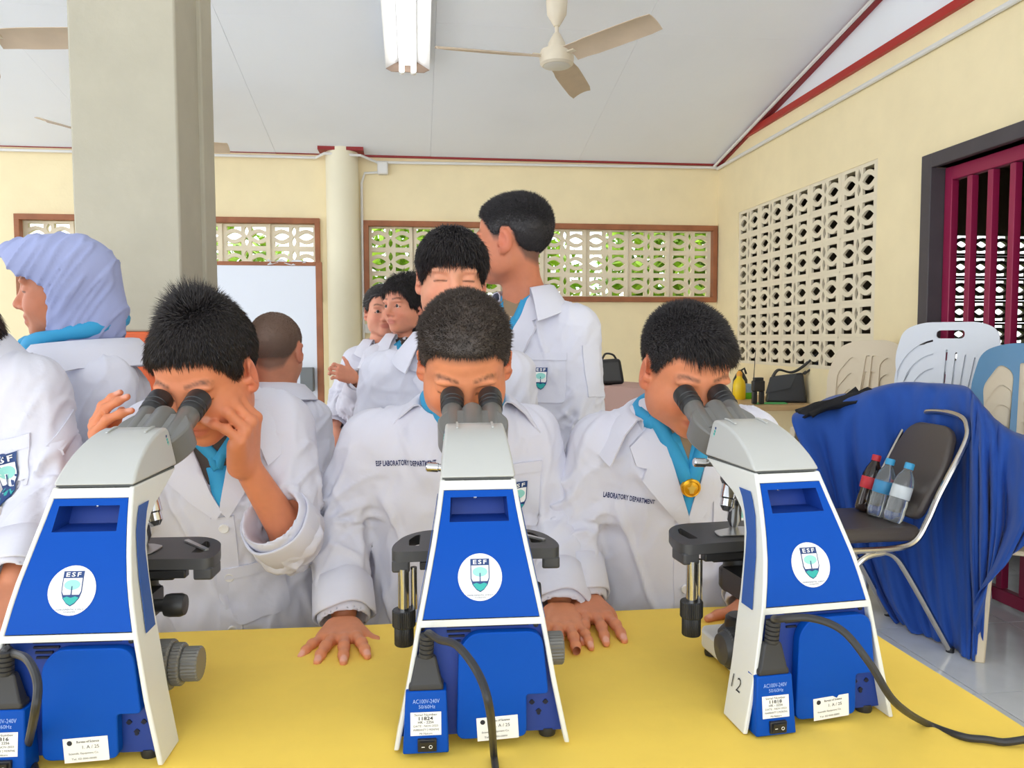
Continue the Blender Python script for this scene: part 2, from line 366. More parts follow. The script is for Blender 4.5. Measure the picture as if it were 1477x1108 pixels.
# round column at the back wall and the square column in front
M_col = mat('column_paint', (184, 178, 160), 0.75, bump=[(7, 0.15, 0.02), (45, 0.1)], vary=[(1.8, 0.06), (9, 0.05)])
M_orange = mat('orange_dado_paint', (220, 100, 52), 0.6, vary=(5, 0.06))
col = MB().lathe([(0.128, 0), (0.128, WH+0.04)], 40, (-0.575, WY-0.05, 0)).build('round_column', mat('cream_column_paint', (240, 232, 205), 0.6, vary=(2, 0.04))); structure(col)
ca = at(117, 300, 2.0); cb = at(254, 300, 2.03)
CX0, CX1 = -0.862, -0.602; CY0, CY1 = 2.115, 2.115+0.33
sq = structure(MB().lohi((CX0, CY0, 1.24), (CX1, CY1, 3.6)).build('square_column', M_col, bevel=0.006))
MB().lohi((CX0-0.002, CY0-0.002, 0), (CX1+0.002, CY1+0.002, 1.24)).build('painted_dado', M_orange, sq, bevel=0.006)
MB().lohi((CX1-0.03, CY0+0.20, 1.24), (CX1+0.012, CY1-0.01, 3.6)).build('corner_strip', M_col, sq, bevel=0.004)
# doorway: dark frame, crimson barred gate
M_dk = mat('dark_grey_door_frame', (74, 68, 72), 0.6, vary=(8, 0.1)); M_crim = mat('crimson_gate_paint', (150, 30, 72), 0.4)
d1 = structure(MB().lohi((WX-0.03, DY1-0.01, 0), (WX+T2, DY1+0.065, DH+0.07)).build('door_1', M_dk, bevel=0.004))
MB().lohi((WX-0.03, DY0, DH), (WX+T2, DY1-0.01, DH+0.07)).build('door_head', M_dk, d1, bevel=0.004)
gt = thing('barred_gate', 'crimson metal gate of upright square bars in the dark doorway', 'gate', (WX+0.095, DY1, 0))
MB().lohi((WX+0.045, DY1-0.065, 0.02), (WX+0.085, DY1-0.012, DH-0.002)).build('stile', M_crim, gt, bevel=0.004)
MB().lohi((WX+0.045, DY0+0.02, DH-0.07), (WX+0.085, DY1-0.066, DH-0.004)).build('top_rail', M_crim, gt, bevel=0.004)
MB().lohi((WX+0.045, DY0+0.02, 0.02), (WX+0.085, DY1-0.066, 0.08)).build('bottom_rail', M_crim, gt, bevel=0.004)
for k in range(8):
    y = DY1-0.185-0.135*k
    MB().lohi((WX+0.047, y-0.017, 0.082), (WX+0.083, y+0.017, DH-0.072)).build('bar', M_crim, gt, bevel=0.003)
# greenery outside the back wall
def foliage(name, label, c, size, n, seed, col):
    r = np.random.default_rng(seed); P = r.normal(size=(n, 3)); P /= np.linalg.norm(P, axis=1)[:, None]; P *= (r.random((n, 1))**0.35)*np.array(size)/2; P += np.array(c)
    a = r.normal(size=(n, 3)); a /= np.linalg.norm(a, axis=1)[:, None]; b = np.cross(a, r.normal(size=(n, 3))); b /= np.linalg.norm(b, axis=1)[:, None]
    L = r.uniform(0.06, 0.13, (n, 1)); W = L*0.38
    V = np.stack([P-a*L, P+b*W, P+a*L, P-b*W], 1).reshape(-1, 3); F = np.arange(n*4).reshape(n, 4)
    me = mesh_np(name, V, F)
    t = thing(name, label, 'shrub', (c[0], c[1], -0.06))
    fo = link('foliage', me, mat(name+'_leaf', col, 0.5, vary=(3, 0.5)), t, smooth=False); fo['kind'] = 'stuff'
    MB().tube([(c[0], c[1], -0.06), (c[0]+0.05, c[1], c[2]*0.5), (c[0], c[1]+0.03, c[2])], [0.06, 0.045, 0.02], 8).build('trunk', mat('bark', (95, 75, 55), 0.9), t)
    return t
gr = structure(MB().lohi((-9, WY+0.2, -0.2), (10, 16, -0.06)).build('ground_outside', mat('grass_ground', (120, 150, 70), 0.9, vary=(2, 0.3)), smooth=False))
foliage('garden_shrub', 'dense green shrub outside behind the right vent-block window', (0.5, 8.3, 1.7), (2.6, 1.2, 2.4), 3600, 1, (150, 190, 50))
foliage('garden_shrub', 'light green shrub outside nearest the corner, behind the vent blocks', (3.2, 8.4, 1.8), (2.6, 1.2, 2.4), 4200, 2, (165, 200, 60))
foliage('garden_shrub', 'leafy shrub outside behind the left vent-block window', (-2.4, 8.6, 1.5), (2.8, 1.2, 2.0), 2200, 3, (140, 185, 60))
# ------------------------------------------------------------------ table
TZ = 0.75
M_yel = mat('yellow_tablecloth', (255, 218, 92), 0.75, bump=[(3.5, 0.25, 0.02), (14, 0.08, 0.01)], vary=[(2.5, 0.05), (18, 0.03)])
tbl = thing('long_table', 'long folding table under the yellow cloth', 'table', (-0.4, 0.9, 0))
TX0, TX1, TY0, TY1 = -1.55, 0.722, 0.52, 1.278
MB().lohi((TX0+0.01, TY0+0.01, TZ-0.035), (TX1-0.012, TY1-0.012, TZ-0.004)).build('table_top', mat('laminate_top', (225, 222, 214), 0.4), tbl, bevel=0.004)
for x in (TX0+0.12, TX1-0.12):
    for y in (TY0+0.08, TY1-0.08):
        MB().cyl((x, y, 0), (x, y, TZ-0.035), 0.014, n=10).build('leg', mat('steel_leg', (150, 150, 150), 0.3, 0.9), tbl)
# cloth: top sheet with a short hanging skirt all round
def table_cloth():
    n = 90; m = 44; G = []
    xs = np.linspace(TX0, TX1, n); ys = np.linspace(TY0, TY1, m)
    rows = []
    def z0(x, y): return TZ+0.0012*math.sin(x*9+y*4)+0.0012*math.sin(y*13-x*5)
    top = [[(x, y, min(z0(x, y), TZ+0.002)) for x in xs] for y in ys]
    mb = MB(); mb.sheet(top)
    per = [(x, TY0, 0, -1) for x in xs]+[(TX1, y, 1, 0) for y in ys]+[(x, TY1, 0, 1) for x in xs[::-1]]+[(TX0, y, -1, 0) for y in ys[::-1]]
    G = []
    for k, dz in enumerate((0.0, 0.006, 0.02, 0.10, 0.20, 0.30)):
        row = []
        for i, (x, y, nx, ny) in enumerate(per):
            f = 0 if k < 2 else (0.004+0.012*math.sin(i*0.55)+0.006*math.sin(i*1.3))*min(1, dz/0.15)
            q = (0.0, 0.004, 0.006, 0.006, 0.006, 0.006)[k]+max(f, 0)
            row.append((x+nx*q, y+ny*q, (z0(x, y) if k == 0 else TZ-dz)))
        row.append(row[0]); G.append(row)
    mb.sheet(G); return mb
o = table_cloth().build('tablecloth', M_yel, angle=180); tag(o, 'bright yellow cloth spread over the long table', 'tablecloth')
# ------------------------------------------------------------------ microscopes
S = 0.885
M_white = mat('scope_white_enamel', (222, 223, 219), 0.32, bump=(300, 0.03, 0.002)); M_white2 = mat('scope_head_enamel', (190, 191, 188), 0.3)
M_blue = mat('scope_blue_plastic', (2, 74, 172), 0.5, bump=(220, 0.05, 0.002), spec=0.15); M_blue2 = mat('scope_side_blue', (40, 84, 160), 0.5, bump=(250, 0.06, 0.002))
M_dblue = mat('scope_deep_blue', (12, 54, 140), 0.5, bump=(250, 0.05, 0.002))
M_blk = mat('black_plastic', (36, 36, 38), 0.42); M_gry = mat('dark_grey_paint', (112, 111, 108), 0.33, spec=0.6); M_stage = mat('stage_black', (62, 62, 64), 0.45)
M_chr = mat('polished_metal', (210, 210, 212), 0.14, 1.0); M_alu = mat('satin_metal', (190, 190, 188), 0.3, 1.0)
M_lab = mat('white_sticker', (244, 244, 242), 0.5); M_ink = mat('black_ink', (40, 42, 50), 0.6); M_ltxt = mat('pale_blue_print', (150, 180, 235), 0.5)
M_navy = mat('navy_print', (22, 60, 120), 0.5); M_teal = mat('teal_print', (40, 170, 165), 0.5); M_mint = mat('mint_print', (150, 215, 205), 0.5); M_slot = mat('slot_black', (8, 14, 40), 0.7)
zk = [0, .163, .255, .333]; wk = [.114, .083, .065, .052]
def ww(z): return float(np.interp(z, [0, .08, .163, .21, .255, .295, .333], [.114, .0975, .083, .0735, .0645, .0575, .0520]))
def yr(z): return float(np.interp(z, [0, .08, .163, .2, .225, .255, .28, .305, .333], [0, .004, .012, .022, .031, .046, .060, .075, .092]))
def yf(z): return float(np.interp(z, [0, .065, .13, .168, .22, .255, .27, .283, .298, .312, .325, .333], [.06, .066, .073, .076, .087, .099, .109, .123, .152, .195, .228, .248]))
def crest(proj, o, U, W, D, k, parent, back=0.1, oval=True, off=0.0006):
    """shield emblem: white disc, navy band with lettering, tree and water"""
    qk = 1 if oval else 3.0
    L = lambda geo, nm, m, q, par: proj.lay(geo, o, U, W, D, off+q*qk, back=back).build(nm, m, par, fix=False, sc=1)
    root = None
    if oval: root = L(grid_fill(ell_pts(0, 0, .0290*k, .0305*k, 40), 0.008*k), 'sticker', M_lab, 0, parent)
    par = root or parent
    sh = [(-.0125, .0235), (.0125, .0235), (.0125, -.002), (.010, -.010), (.005, -.0165), (0, -.0195), (-.005, -.0165), (-.010, -.010), (-.0125, -.002)]
    b = L(grid_fill([(x*k, y*k) for x, y in sh], 0.004*k), 'shield', M_navy if not oval else M_navy, .0003, par)
    if root is None: par = b
    inner = [(-.0113, .0148), (.0113, .0148), (.0113, -.0015), (.0095, -.0055), (-.0095, -.0055), (-.0113, -.0015)]
    L(grid_fill([(x*k, y*k) for x, y in inner], 0.004*k), 'shield_field', M_lab, .0005, par)
    L(grid_fill(ell_pts(0, .0065*k, .0098*k, .0062*k, 20), 0.006*k), 'tree_print', M_mint, .0007, par)
    L(ngon_geo([(-.0008*k, -.006*k), (.0008*k, -.006*k), (.0006*k, .005*k), (-.0006*k, .005*k)]), 'trunk_print', M_navy, .0009, par)
    wt = [(-.0095, -.0092), (-.005, -.0075), (0, -.0092), (.005, -.0075), (.0095, -.0092), (.005, -.0153), (0, -.0182), (-.005, -.0153)]
    L(grid_fill([(x*k, y*k) for x, y in wt], 0.006*k), 'water_print', M_teal, .0007, par)
    V, F = text_geo('ESF', .0180*k, .0056*k, 0.02, 1.3); L((V+np.array([0, .0192*k]), F), 'lettering', M_lab, .0009, par)
    if oval:
        V, F = text_geo('ENVIRONMENTAL SCIENCE', .034*k, .0020*k, 0.0); L((V+np.array([0, -.0232*k]), F), 'small_lettering', M_navy, .0006, par)
        V, F = text_geo('FOUNDATION', .014*k, .0018*k, 0.0); L((V+np.array([0, -.0262*k]), F), 'small_lettering', M_navy, .0006, par)
    return par

def microscope(label, x, y, rot, serial, number=None, torn=False, swivel=0.0):
    t = thing('microscope', label, 'microscope', (x, y, TZ+0.0025), math.radians(rot), 'blue and white microscopes')
    B = lambda mb, nm, m, par=t, **k: mb.build(nm, m, par, sc=S, world=False, **k)
    # --- arm: two flared side plates, front skin, rear frame
    Z = list(np.linspace(0, .333, 38)); arm = MB()
    for sg in (-1, 1):
        V = []; F = []
        for z in Z:
            wo = ww(z); wi = wo-.0065
            V += [(sg*wo, yr(z), z), (sg*(wo-.001), yf(z), z), (sg*wi, yf(z)-.0005, z), (sg*wi, yr(z), z)]
        for i in range(len(Z)-1):
            for k in range(4): F.append((i*4+k, i*4+(k+1) % 4, (i+1)*4+(k+1) % 4, (i+1)*4+k))
        F += [(3, 2, 1, 0), tuple(range(len(V)-4, len(V)))]; arm.add(V, F)
    B(arm, 'arm', M_white, bevel=.0018)
    fs = MB(); zz = np.linspace(.045, .333, 34); fs.sheet([[(s*(ww(z)-.004), yf(z)-.004, z) for s in np.linspace(-1, 1, 5)] for z in zz]); B(fs, 'arm_front', M_white)
    fr = MB()
    fr.sheet([[(s*(ww(z)-.005), yr(z)+.0002, z) for s in np.linspace(-1, 1, 7)] for z in (.3205, .324, .328, .332)], -.004)
    B(fr, 'rear_frame', M_white); fr = MB()
    fr.sheet([[(s*(ww(z)-.005), yr(z)+.0002, z) for s in np.linspace(-1, 1, 7)] for z in (.156, .158, .161, .1645)], -.012)
    B(fr, 'cross_bar', M_white)
    # --- blue rear panel with grip recess
    rows = sorted(set(list(np.linspace(.1655, .281, 16))+list(np.linspace(.281, .311, 5))+[.3195])); P = []
    hx = lambda z: .0385+(.311-z)*.06
    V = []; F = []; wi = lambda z: ww(z)-.0068
    for z in rows:
        a = wi(z); h = min(hx(z), a-.006) if .2805 < z < .3115 else min(hx(.281), a-.006)
        V += [(-a, yr(z)+.0012, z), (-h, yr(z)+.0012, z), (0, yr(z)+.0012, z), (h, yr(z)+.0012, z), (a, yr(z)+.0012, z)]
    for i in range(len(rows)-1):
        for k in range(4):
            if k in (1, 2) and rows[i] >= .2805 and rows[i+1] <= .3115: continue
            F.append((i*5+k, i*5+k+1, (i+1)*5+k+1, (i+1)*5+k))
    pan = MB().add(V, F); panel = B(pan, 'rear_panel', M_blue, fix=True)
    pv, pf = np.array(pan.v)*S, list(pan.f)
    rc = MB(); lo, hi = .281, .311; h0, h1 = min(hx(lo), wi(lo)-.006), min(hx(hi), wi(hi)-.006)
    A = [(-h0, yr(lo)+.0012, lo), (h0, yr(lo)+.0012, lo), (h1, yr(hi)+.0012, hi), (-h1, yr(hi)+.0012, hi)]
    Bk = [(-h0+.003, yr(lo)+.040, lo+.002), (h0-.003, yr(lo)+.040, lo+.002), (h1-.003, yr(hi)+.034, hi-.001), (-h1+.003, yr(hi)+.034, hi-.001)]
    rc.add(A+Bk, [(0, 1, 5, 4), (1, 2, 6, 5), (2, 3, 7, 6), (3, 0, 4, 7), (4, 5, 6, 7)]); B(rc, 'grip_recess', M_dblue, panel, smooth=False)
    B(MB().lathe([(0, 0), (.0022, .0005), (.0028, .002)], 10, (-.004, yr(.306)+.032, .3050), (0, 1, 0)), 'screw', M_chr, panel)
    for sg in (-1, 1):
        zs = [.156, .19, .224, .25, .277, .295, .307]; ya = [.033, .042, .050, .060, .071, .084, .094]; yb = [.064, .071, .079, .086, .101, .115, .128]
        G = [[(sg*(ww(z)+.0011-.0008*u), a+(b-a)*u, z-.0*u) for u in (0, .5, 1)] for z, a, b in zip(zs, ya, yb)]
        B(MB().sheet(G, .0008*sg), 'side_panel', M_blue2)
    # --- white head cover
    prof = [(.0915, .3355), (.1035, .3475), (.114, .3560), (.126, .3640), (.143, .3735), (.163, .3820), (.187, .3895), (.211, .3945), (.228, .3965), (.2365, .3950), (.2405, .3890), (.251, .3370)]
    hw = lambda z: .0525-(z-.335)*.13
    hd = MB(); n = len(prof); V = []
    for s in (-1, 1): V += [(s*hw(z), yy, z) for yy, z in prof]
    F = [tuple(range(n-1, -1, -1)), tuple(range(n, 2*n))]+[(i, (i+1) % n, (i+1) % n+n, i+n) for i in range(n)]
    hd.add(V, F); head = B(hd, 'head_cover', M_white2, bevel=.0035, seg=3)
    B(MB().lohi((-.0495, .096, .3322), (.0495, .246, .3358)), 'seam', mat('seam_grey', (90, 92, 90), 0.8), head, smooth=False)
    ins = MB(); yy = [.197, .205, .214, .223, .231]
    zt = lambda q: float(np.interp(q, [p[0] for p in prof[:10]], [p[1] for p in prof[:10]]))
    for xx in (-.027, .027): ins.sheet([[(xx+dx, q, zt(q)+.0008) for q in yy] for dx in (-.0016, .0016)], -.0022)
    ins.sheet([[(q, .2315+dy, zt(.2315)+.0008) for q in np.linspace(-.027, .027, 5)] for dy in (-.0016, .0016)], -.0022)
    B(ins, 'embossed_rim', M_white2, head)
    for sg in (-1, 1):
        for k, (m_, dz) in enumerate(((M_navy, 0), (M_teal, -.005), (M_teal, -.0095), (M_mint, -.013))):
            z = .3835+dz; B(MB().box((sg*(hw(z)+.0003), .2255+.0013*k, z), (.0006, .0035, .0038 if k != 3 else .0015)), 'logo_print', m_, head, smooth=False)
    # --- lower back: recessed blue panel, storage cover, vents
    bk = MB(); bk.sheet([[(s*(ww(z)-.006), .021, z) for s in np.linspace(-1, 1, 5)] for z in (.008, .06, .11, .157)], -.004); back = B(bk, 'back_plate', M_dblue)
    cov = rounded([(-.0335, .008), (.058, .008), (.058, .064), (.087, .064), (.0785, .148), (-.013, .148), (-.030, .128)], [.012, .010, .004, .006, .020, .016, .012], 5)
    B(MB().prism([(a, b) for a, b in cov], (0, .006, 0), (1, 0, 0), (0, 0, 1), (0, 1, 0), .015), 'storage_cover', M_blue, bevel=.0015)
    for k, (z, x0, x1) in enumerate(((.1535, -.045, .062), (.1470, -.045, -.014), (.1405, -.043, -.022), (.134, -.042, -.027))):
        B(MB().box(((x0+x1)/2, .0195, z), (x1-x0, .003, .0026)), 'vent_slot', M_slot, back, smooth=False)
    for xx in (-.077, .072): B(MB().lathe([(0, -.002), (.003, -.0015), (.0036, .0)], 12, (xx, .0205, .1515), (0, 1, 0)), 'screw', M_blk, back)
    for (xx, zz_) in ((.0665, .047), (.0845, .047), (.0755, .035)):
        B(MB().prism(lens_pts(xx, zz_, .0038, .0030), (0, .0195, 0), (1, 0, 0), (0, 0, 1), (0, 1, 0), .002), 'socket_slot', M_slot, back)
        B(MB().lathe([(.0024, 0), (.0024, .002)], 10, (xx, .0193, zz_+(.0012 if zz_ > .04 else -.0028)), (0, 1, 0)), 'socket_slot', M_slot, back)
    # --- power inlet block
    V = []; x0, x1 = -.102, -.0435
    for z, yy in ((.0, -.012), (.078, -.004)):
        dx = .004 if z > 0 else 0
        V += [(x0+dx, yy, z+.001), (x1-dx*.7, yy, z+.001), (x1-dx*.7, .021, z+.001), (x0+dx, .021, z+.001)]
    pb = B(MB().add(V, [(3, 2, 1, 0), (4, 5, 6, 7), (0, 1, 5, 4), (1, 2, 6, 5), (2, 3, 7, 6), (3, 0, 4, 7)]), 'power_inlet', M_blue, bevel=.002)
    fy = lambda z: -.012+.008*z/.078
    UW = ((1, 0, 0), (0, .102, .995), (0, 1, 0))
    def flat(geo, cx, cz_, nm, m_, par, off, rot_=0, Y=None):
        V2, F = geo; c, s_ = math.cos(rot_), math.sin(rot_)
        P3 = [(cx+c*u-s_*w_, (fy(cz_+s_*u+c*w_) if Y is None else Y)-off, cz_+s_*u+c*w_) for u, w_ in V2]
        return B(MB().add(P3, F), nm, m_, par, fix=False, smooth=False)
    tx = text_geo('AC100V-240V', .034, .0052); flat(tx, -.072, .0665, 'lettering', M_ltxt, pb, .0004)
    tx = text_geo('50/60Hz', .021, .0045); flat(tx, -.071, .0597, 'lettering', M_ltxt, pb, .0004)
    lb = flat(ngon_geo([(-.0195, -.0145), (.0195, -.0145), (.0195, .0145), (-.0195, .0145)]), -.0725, .0385, 'serial_sticker', M_lab, pb, .0004)
    for k, (s_, wd, ht, bo) in enumerate((('Serial Number', .029, .0030, .0), (serial[0], .018, .0044, .02), (serial[1], .020, .0032, .01), ('DATE : NOV-2023', .031, .0026, 0), ('WARRANTY 2 MONTHS', .033, .0026, 0), ('Mr.Nakorn', .016, .0024, 0))):
        flat(text_geo(s_, wd, ht, bo), -.0725, .0385+.0115-.0047*k, 'lettering', M_ink, lb, .0008)
    sw = B(MB().box((-.071, fy(.0125)-.001, .0125), (.024, .006, .016)), 'switch', M_blk, pb, bevel=.001)
    B(MB().add([(-.080, fy(.006)-.0042, .0065), (-.062, fy(.006)-.0042, .0065), (-.062, fy(.018)-.0075, .0185), (-.080, fy(.018)-.0075, .0185), (-.080, 0, .0065), (-.062, 0, .0065), (-.062, 0, .0185), (-.080, 0, .0185)], [(0, 1, 2, 3), (0, 4, 5, 1), (1, 5, 6, 2), (2, 6, 7, 3), (3, 7, 4, 0)]), 'rocker', M_blk, sw)
    flat(text_geo('-', .004, .0008), -.076, .0125, 'switch_mark', M_lab, sw, .0065); 
    B(MB().tube([(-.0665+.002*math.cos(a), fy(.0125)-.0066, .0125+.002*math.sin(a)) for a in np.linspace(0, 2*math.pi, 13)[:-1]], .0004, 5, closed=True), 'switch_mark', M_lab, sw)
    # asset sticker on the storage cover
    ra = .055; cx, cz_ = (.020, .0215)
    pol = [(-.027, -.0155), (.027, -.0155), (.027, .0155), (.012, .0155), (.009, .012), (.006, .0135), (.003, .0155), (-.027, .0155)] if torn else [(-.027, -.0155), (.027, -.0155), (.027, .0155), (-.027, .0155)]
    st = flat(ngon_geo(pol), cx, cz_, 'asset_sticker', M_lab, t, .0004, ra, .006)
    bt = lambda s_, wd, ht, ox, oz, bo=0.0: flat(text_geo(s_, wd, ht, bo), cx+ox*math.cos(ra)-oz*math.sin(ra), cz_+ox*math.sin(ra)+oz*math.cos(ra), 'lettering', M_ink, st, .0008, ra, .006)
    flat(ngon_geo(ell_pts(0, 0, .0032, .0032, 14)), cx-.0195, cz_+.0085, 'logo_print', M_ink, st, .0008, ra, .006)
    bt('Bureau of Science', .027, .0030, .003, .0105, .01); bt('1. A / 25', .020, .0042, .006, .0035); bt('Scientific Equipment Co.', .036, .0032, -.003, -.0045); bt('Tel. 02-000-0000', .030, .0024, -.003, -.0110)
    # --- base, feet
    bs = MB(); poly = rounded([(-.050, .03), (.050, .03), (.046, .27), (.034, .288), (-.034, .288), (-.046, .27)], .008, 4)
    bs.prism(poly, (0, 0, .008), (1, 0, 0), (0, 1, 0), (0, 0, 1), .030); base = B(bs, 'base', M_white, bevel=.004)
    for xx, yy in ((.034, .255), (-.034, .255), (.088, .030), (-.085, .034)): B(MB().lathe([(.011, -.001), (.012, .004), (.011, .010)], 16, (xx, yy, 0)), 'foot', M_blk)
    B(MB().lathe([(.036, .037), (.036, .046), (.030, .054), (.026, .058), (.024, .072), (.020, .076), (0, .077)], 28, (0, .222, 0)), 'field_lens', M_blk)
    # --- stage with slots, sub-stage, slide clip
    out = rounded([(-.126, .166), (-.045, .170), (.045, .170), (.126, .166), (.127, .205), (.112, .262), (.080, .296), (-.080, .296), (-.112, .262), (-.127, .205)], [.016, .004, .004, .016, .03, .03, .03, .03, .03, .03], 6)
    holes = [[(s*x_, y_) for x_, y_ in [(.086, .200), (.102, .200), (.103, .235), (.094, .262), (.086, .268)]] for s in (-1, 1)]
    me = flat_mesh('stage', [out]+[rounded(h, .005, 4) for h in holes], .016); V, F = mesh_arrays(me); bpy.data.meshes.remove(me)
    sm = MB().add(V+np.array([0, 0, .205]), F); stg = B(sm, 'stage', M_stage, bevel=.0025)
    for s in (-1, 1):
        q = rounded([(s*.126, .167), (s*.098, .168), (s*.104, .19), (s*.106, .215), (s*.126, .213)], .005, 4)
        B(MB().prism(q, (0, 0, .181), (1, 0, 0), (0, 1, 0), (0, 0, 1), .018), 'stage_end', M_stage, stg, bevel=.003)
    B(MB().lohi((-.085, .178, .181), (.085, .196, .194)).lohi((-.06, .2, .172), (.06, .27, .190)), 'stage_carriage', M_blk, bevel=.002)
    B(MB().prism(rounded([(-.052, .20), (.03, .19), (.035, .236), (.01, .252), (-.045, .232)], .01, 4), (0, 0, .2135), (1, 0, 0), (0, 1, 0), (0, 0, 1), .002), 'slide_holder', M_alu, bevel=.0005)
    B(MB().prism(rounded([(.055, .262), (.105, .205), (.110, .209), (.060, .268)], .002, 3), (0, 0, .2137), (1, 0, 0), (0, 1, 0), (0, 0, 1), .003), 'slide_clip', M_alu)
    # --- coaxial stage drive hanging at the left
    B(MB().lathe([(.0085, .122), (.0085, .186)], 16, (-.109, .174, 0)).lathe([(.005, .122), (.005, .186)], 12, (-.094, .180, 0)), 'drive_rod', M_chr)
    def knurl(mb, o_, r, z0, z1, n=36, axis=(0, 0, 1)):
        a, b, d = frame_from(axis); V = []; F = []; o_ = np.array(o_, float)
        for z, k_ in ((z0, .93), (z0+.002, 1), (z1-.002, 1), (z1, .93)):
            for i in range(n*2):
                rr = r*k_*(1 if i % 2 else .955); th = math.pi*i/n; V.append(o_+d*z+rr*(a*math.cos(th)+b*math.sin(th)))
        m_ = n*2
        for i in range(3):
            for k in range(m_): F.append((i*m_+k, i*m_+(k+1) % m_, (i+1)*m_+(k+1) % m_, (i+1)*m_+k))
        F += [tuple(range(m_-1, -1, -1)), tuple(range(3*m_, 4*m_))]; return mb.add(V, F)
    B(knurl(knurl(MB(), (-.109, .174, 0), .0175, .098, .124), (-.109, .174, 0), .0145, .070, .099), 'drive_knob', M_blk, angle=25)
    # --- focus knobs on both sides, small condenser knob
    for s in (-1, 1):
        kn = MB()
        if s > 0: knurl(kn, (0, .122, .078), .034, .062, .086, 40, (s, 0, 0)); knurl(kn, (0, .122, .078), .029, .086, .100, 36, (s, 0, 0)); knurl(kn, (0, .122, .078), .0235, .100, .1230, 30, (s, 0, 0))
        else: knurl(kn, (0, .122, .066), .030, .058, .078, 40, (s, 0, 0)); kn.lathe([(.026, .078), (.022, .086), (0, .089)], 28, (0, .122, .066), (s, 0, 0))
        B(kn, 'focus_knob', M_gry if s > 0 else M_stage, angle=25)
    B(MB().lathe([(.009, .045), (.009, .066), (.015, .067), (.0165, .074), (.0165, .088), (.014, .094), (0, .095)], 22, (0, .150, .152), (1, 0, 0)), 'condenser_knob', M_blk)
    B(MB().lathe([(.030, .118), (.034, .124), (.034, .150), (.028, .156), (.026, .178)], 28, (0, .225, 0)).lohi((-.045, .09, .13), (.045, .2, .165)), 'condenser', M_blk)
    # --- nosepiece and objectives
    B(MB().lathe([(.014, -.010), (.030, -.012), (.034, -.004), (.034, .010), (.030, .028)], 28, (0, .224, .300), (0, -.20, .98)), 'nosepiece', M_blk)
    for k in range(4):
        a = 2*math.pi*k/4+math.pi/2
        d = np.array([.30*math.cos(a), .30*math.sin(a)-.22, -1.0]); d /= np.linalg.norm(d); o_ = np.array([.019*math.cos(a), .224+.019*math.sin(a), .294])
        Lo = .078 if k in (0,) else .046
        B(MB().lathe([(.0125, 0), (.0135, .004), (.0135, Lo*.55), (.0115, Lo*.6), (.0115, Lo*.85), (.006, Lo), (0, Lo)], 20, o_, d), 'objective', M_chr)
    # --- binocular tube
    v = np.array([0, math.cos(math.radians(30)), math.sin(math.radians(30))]); nn = np.array([0, -v[2], v[1]]); o0 = np.array([0, .246, .350]); X = np.array([1., 0, 0]); Sw = np.array([[math.cos(swivel), math.sin(swivel), 0], [-math.sin(swivel), math.cos(swivel), 0], [0, 0, 1]]); v, nn, X = Sw@v, Sw@nn, Sw@X
    hs = MB()
    for s in (-1, 1):
        pol = rounded([(.0, -.004), (s*.030, -.004), (s*.047, .014), (s*.0575, .042), (s*.0575, .064), (s*.043, .088), (s*.014, .090), (0, .090)], [.0, .012, .012, .012, .006, .008, .004, 0], 4)
        hs.prism(pol, o0-nn*.026, X, v, nn, .044)
    hous = B(hs, 'prism_housing', M_gry, bevel=.003)
    B(MB().lathe([(.0185, -.01), (.0185, .096), (.0165, .101), (.012, .103), (0, .1035)], 28, o0+nn*.008, v), 'hinge_barrel', M_gry)
    for s in (-1, 1):
        oo = o0+X*(s*.033)+nn*.002
        tu = B(MB().lathe([(.0178, .030), (.0178, .108), (.0165, .110), (0, .110)], 30, oo, v), 'eyepiece_tube', M_gry)
        B(MB().lathe([(.0182, .108), (.0196, .110), (.0196, .117), (.0186, .118), (.0186, .120), (.0202, .121), (.0202, .127), (.0192, .128), (.0192, .131), (.0204, .132), (.0208, .150), (.0200, .1535), (.0165, .1535), (.0160, .148), (.0150, .146)], 36, oo, v), 'eyecup', M_blk, tu)
        B(MB().lathe([(0, .1455), (.010, .1452), (.0155, .1440)], 24, oo, v), 'lens', mat('eyepiece_glass', (30, 34, 44), 0.05), tu)
    # locking screw under the head
    B(MB().lathe([(.006, .040), (.006, .056), (.0075, .057), (.0075, .074), (.006, .076), (0, .076)], 16, (0, .236, .322), (-1, .1, .06)), 'locking_screw', M_chr)
    # crest sticker on the curved rear panel
    pr = Projector(pv, pf); z0 = .2155; sl = (yr(.235)-yr(.195))/.04; W = np.array([0, sl, 1.]); W /= np.linalg.norm(W); D = np.array([0, W[2], -W[1]])
    crest(pr, np.array([-.001, yr(z0), z0])*S, (1, 0, 0), W, D, S, panel)
    if number:
        V2, F = text_geo(number, None, .018*S, -.01, 1.3); zc = .052; sl = (ww(.04)-ww(.065))/.025
        P3 = [(-(ww(zc+w_/S)+.0006)*S, (.040-u/S)*S, zc*S+w_) for u, w_ in V2]
        o_ = MB().add(P3, F).build('handwritten_number', M_ink, t, world=False, fix=False, smooth=False)
    return t
sc_C = microscope('middle microscope, seen square from behind, under the bent buzz-cut boy', .08*S, .974*S, -2.09, ('11824', 'HK - 2256'))
sc_R = microscope('right microscope with handwritten 12 on its white side', .541*S, .970*S, 4.92, ('11818', 'HK - 2256'), '12', True)
sc_L = microscope('left microscope held at the eyepieces by the spiky-haired boy', -.431*S, .986*S, -3.09, ('11816', 'HK - 2256'), swivel=math.radians(7))
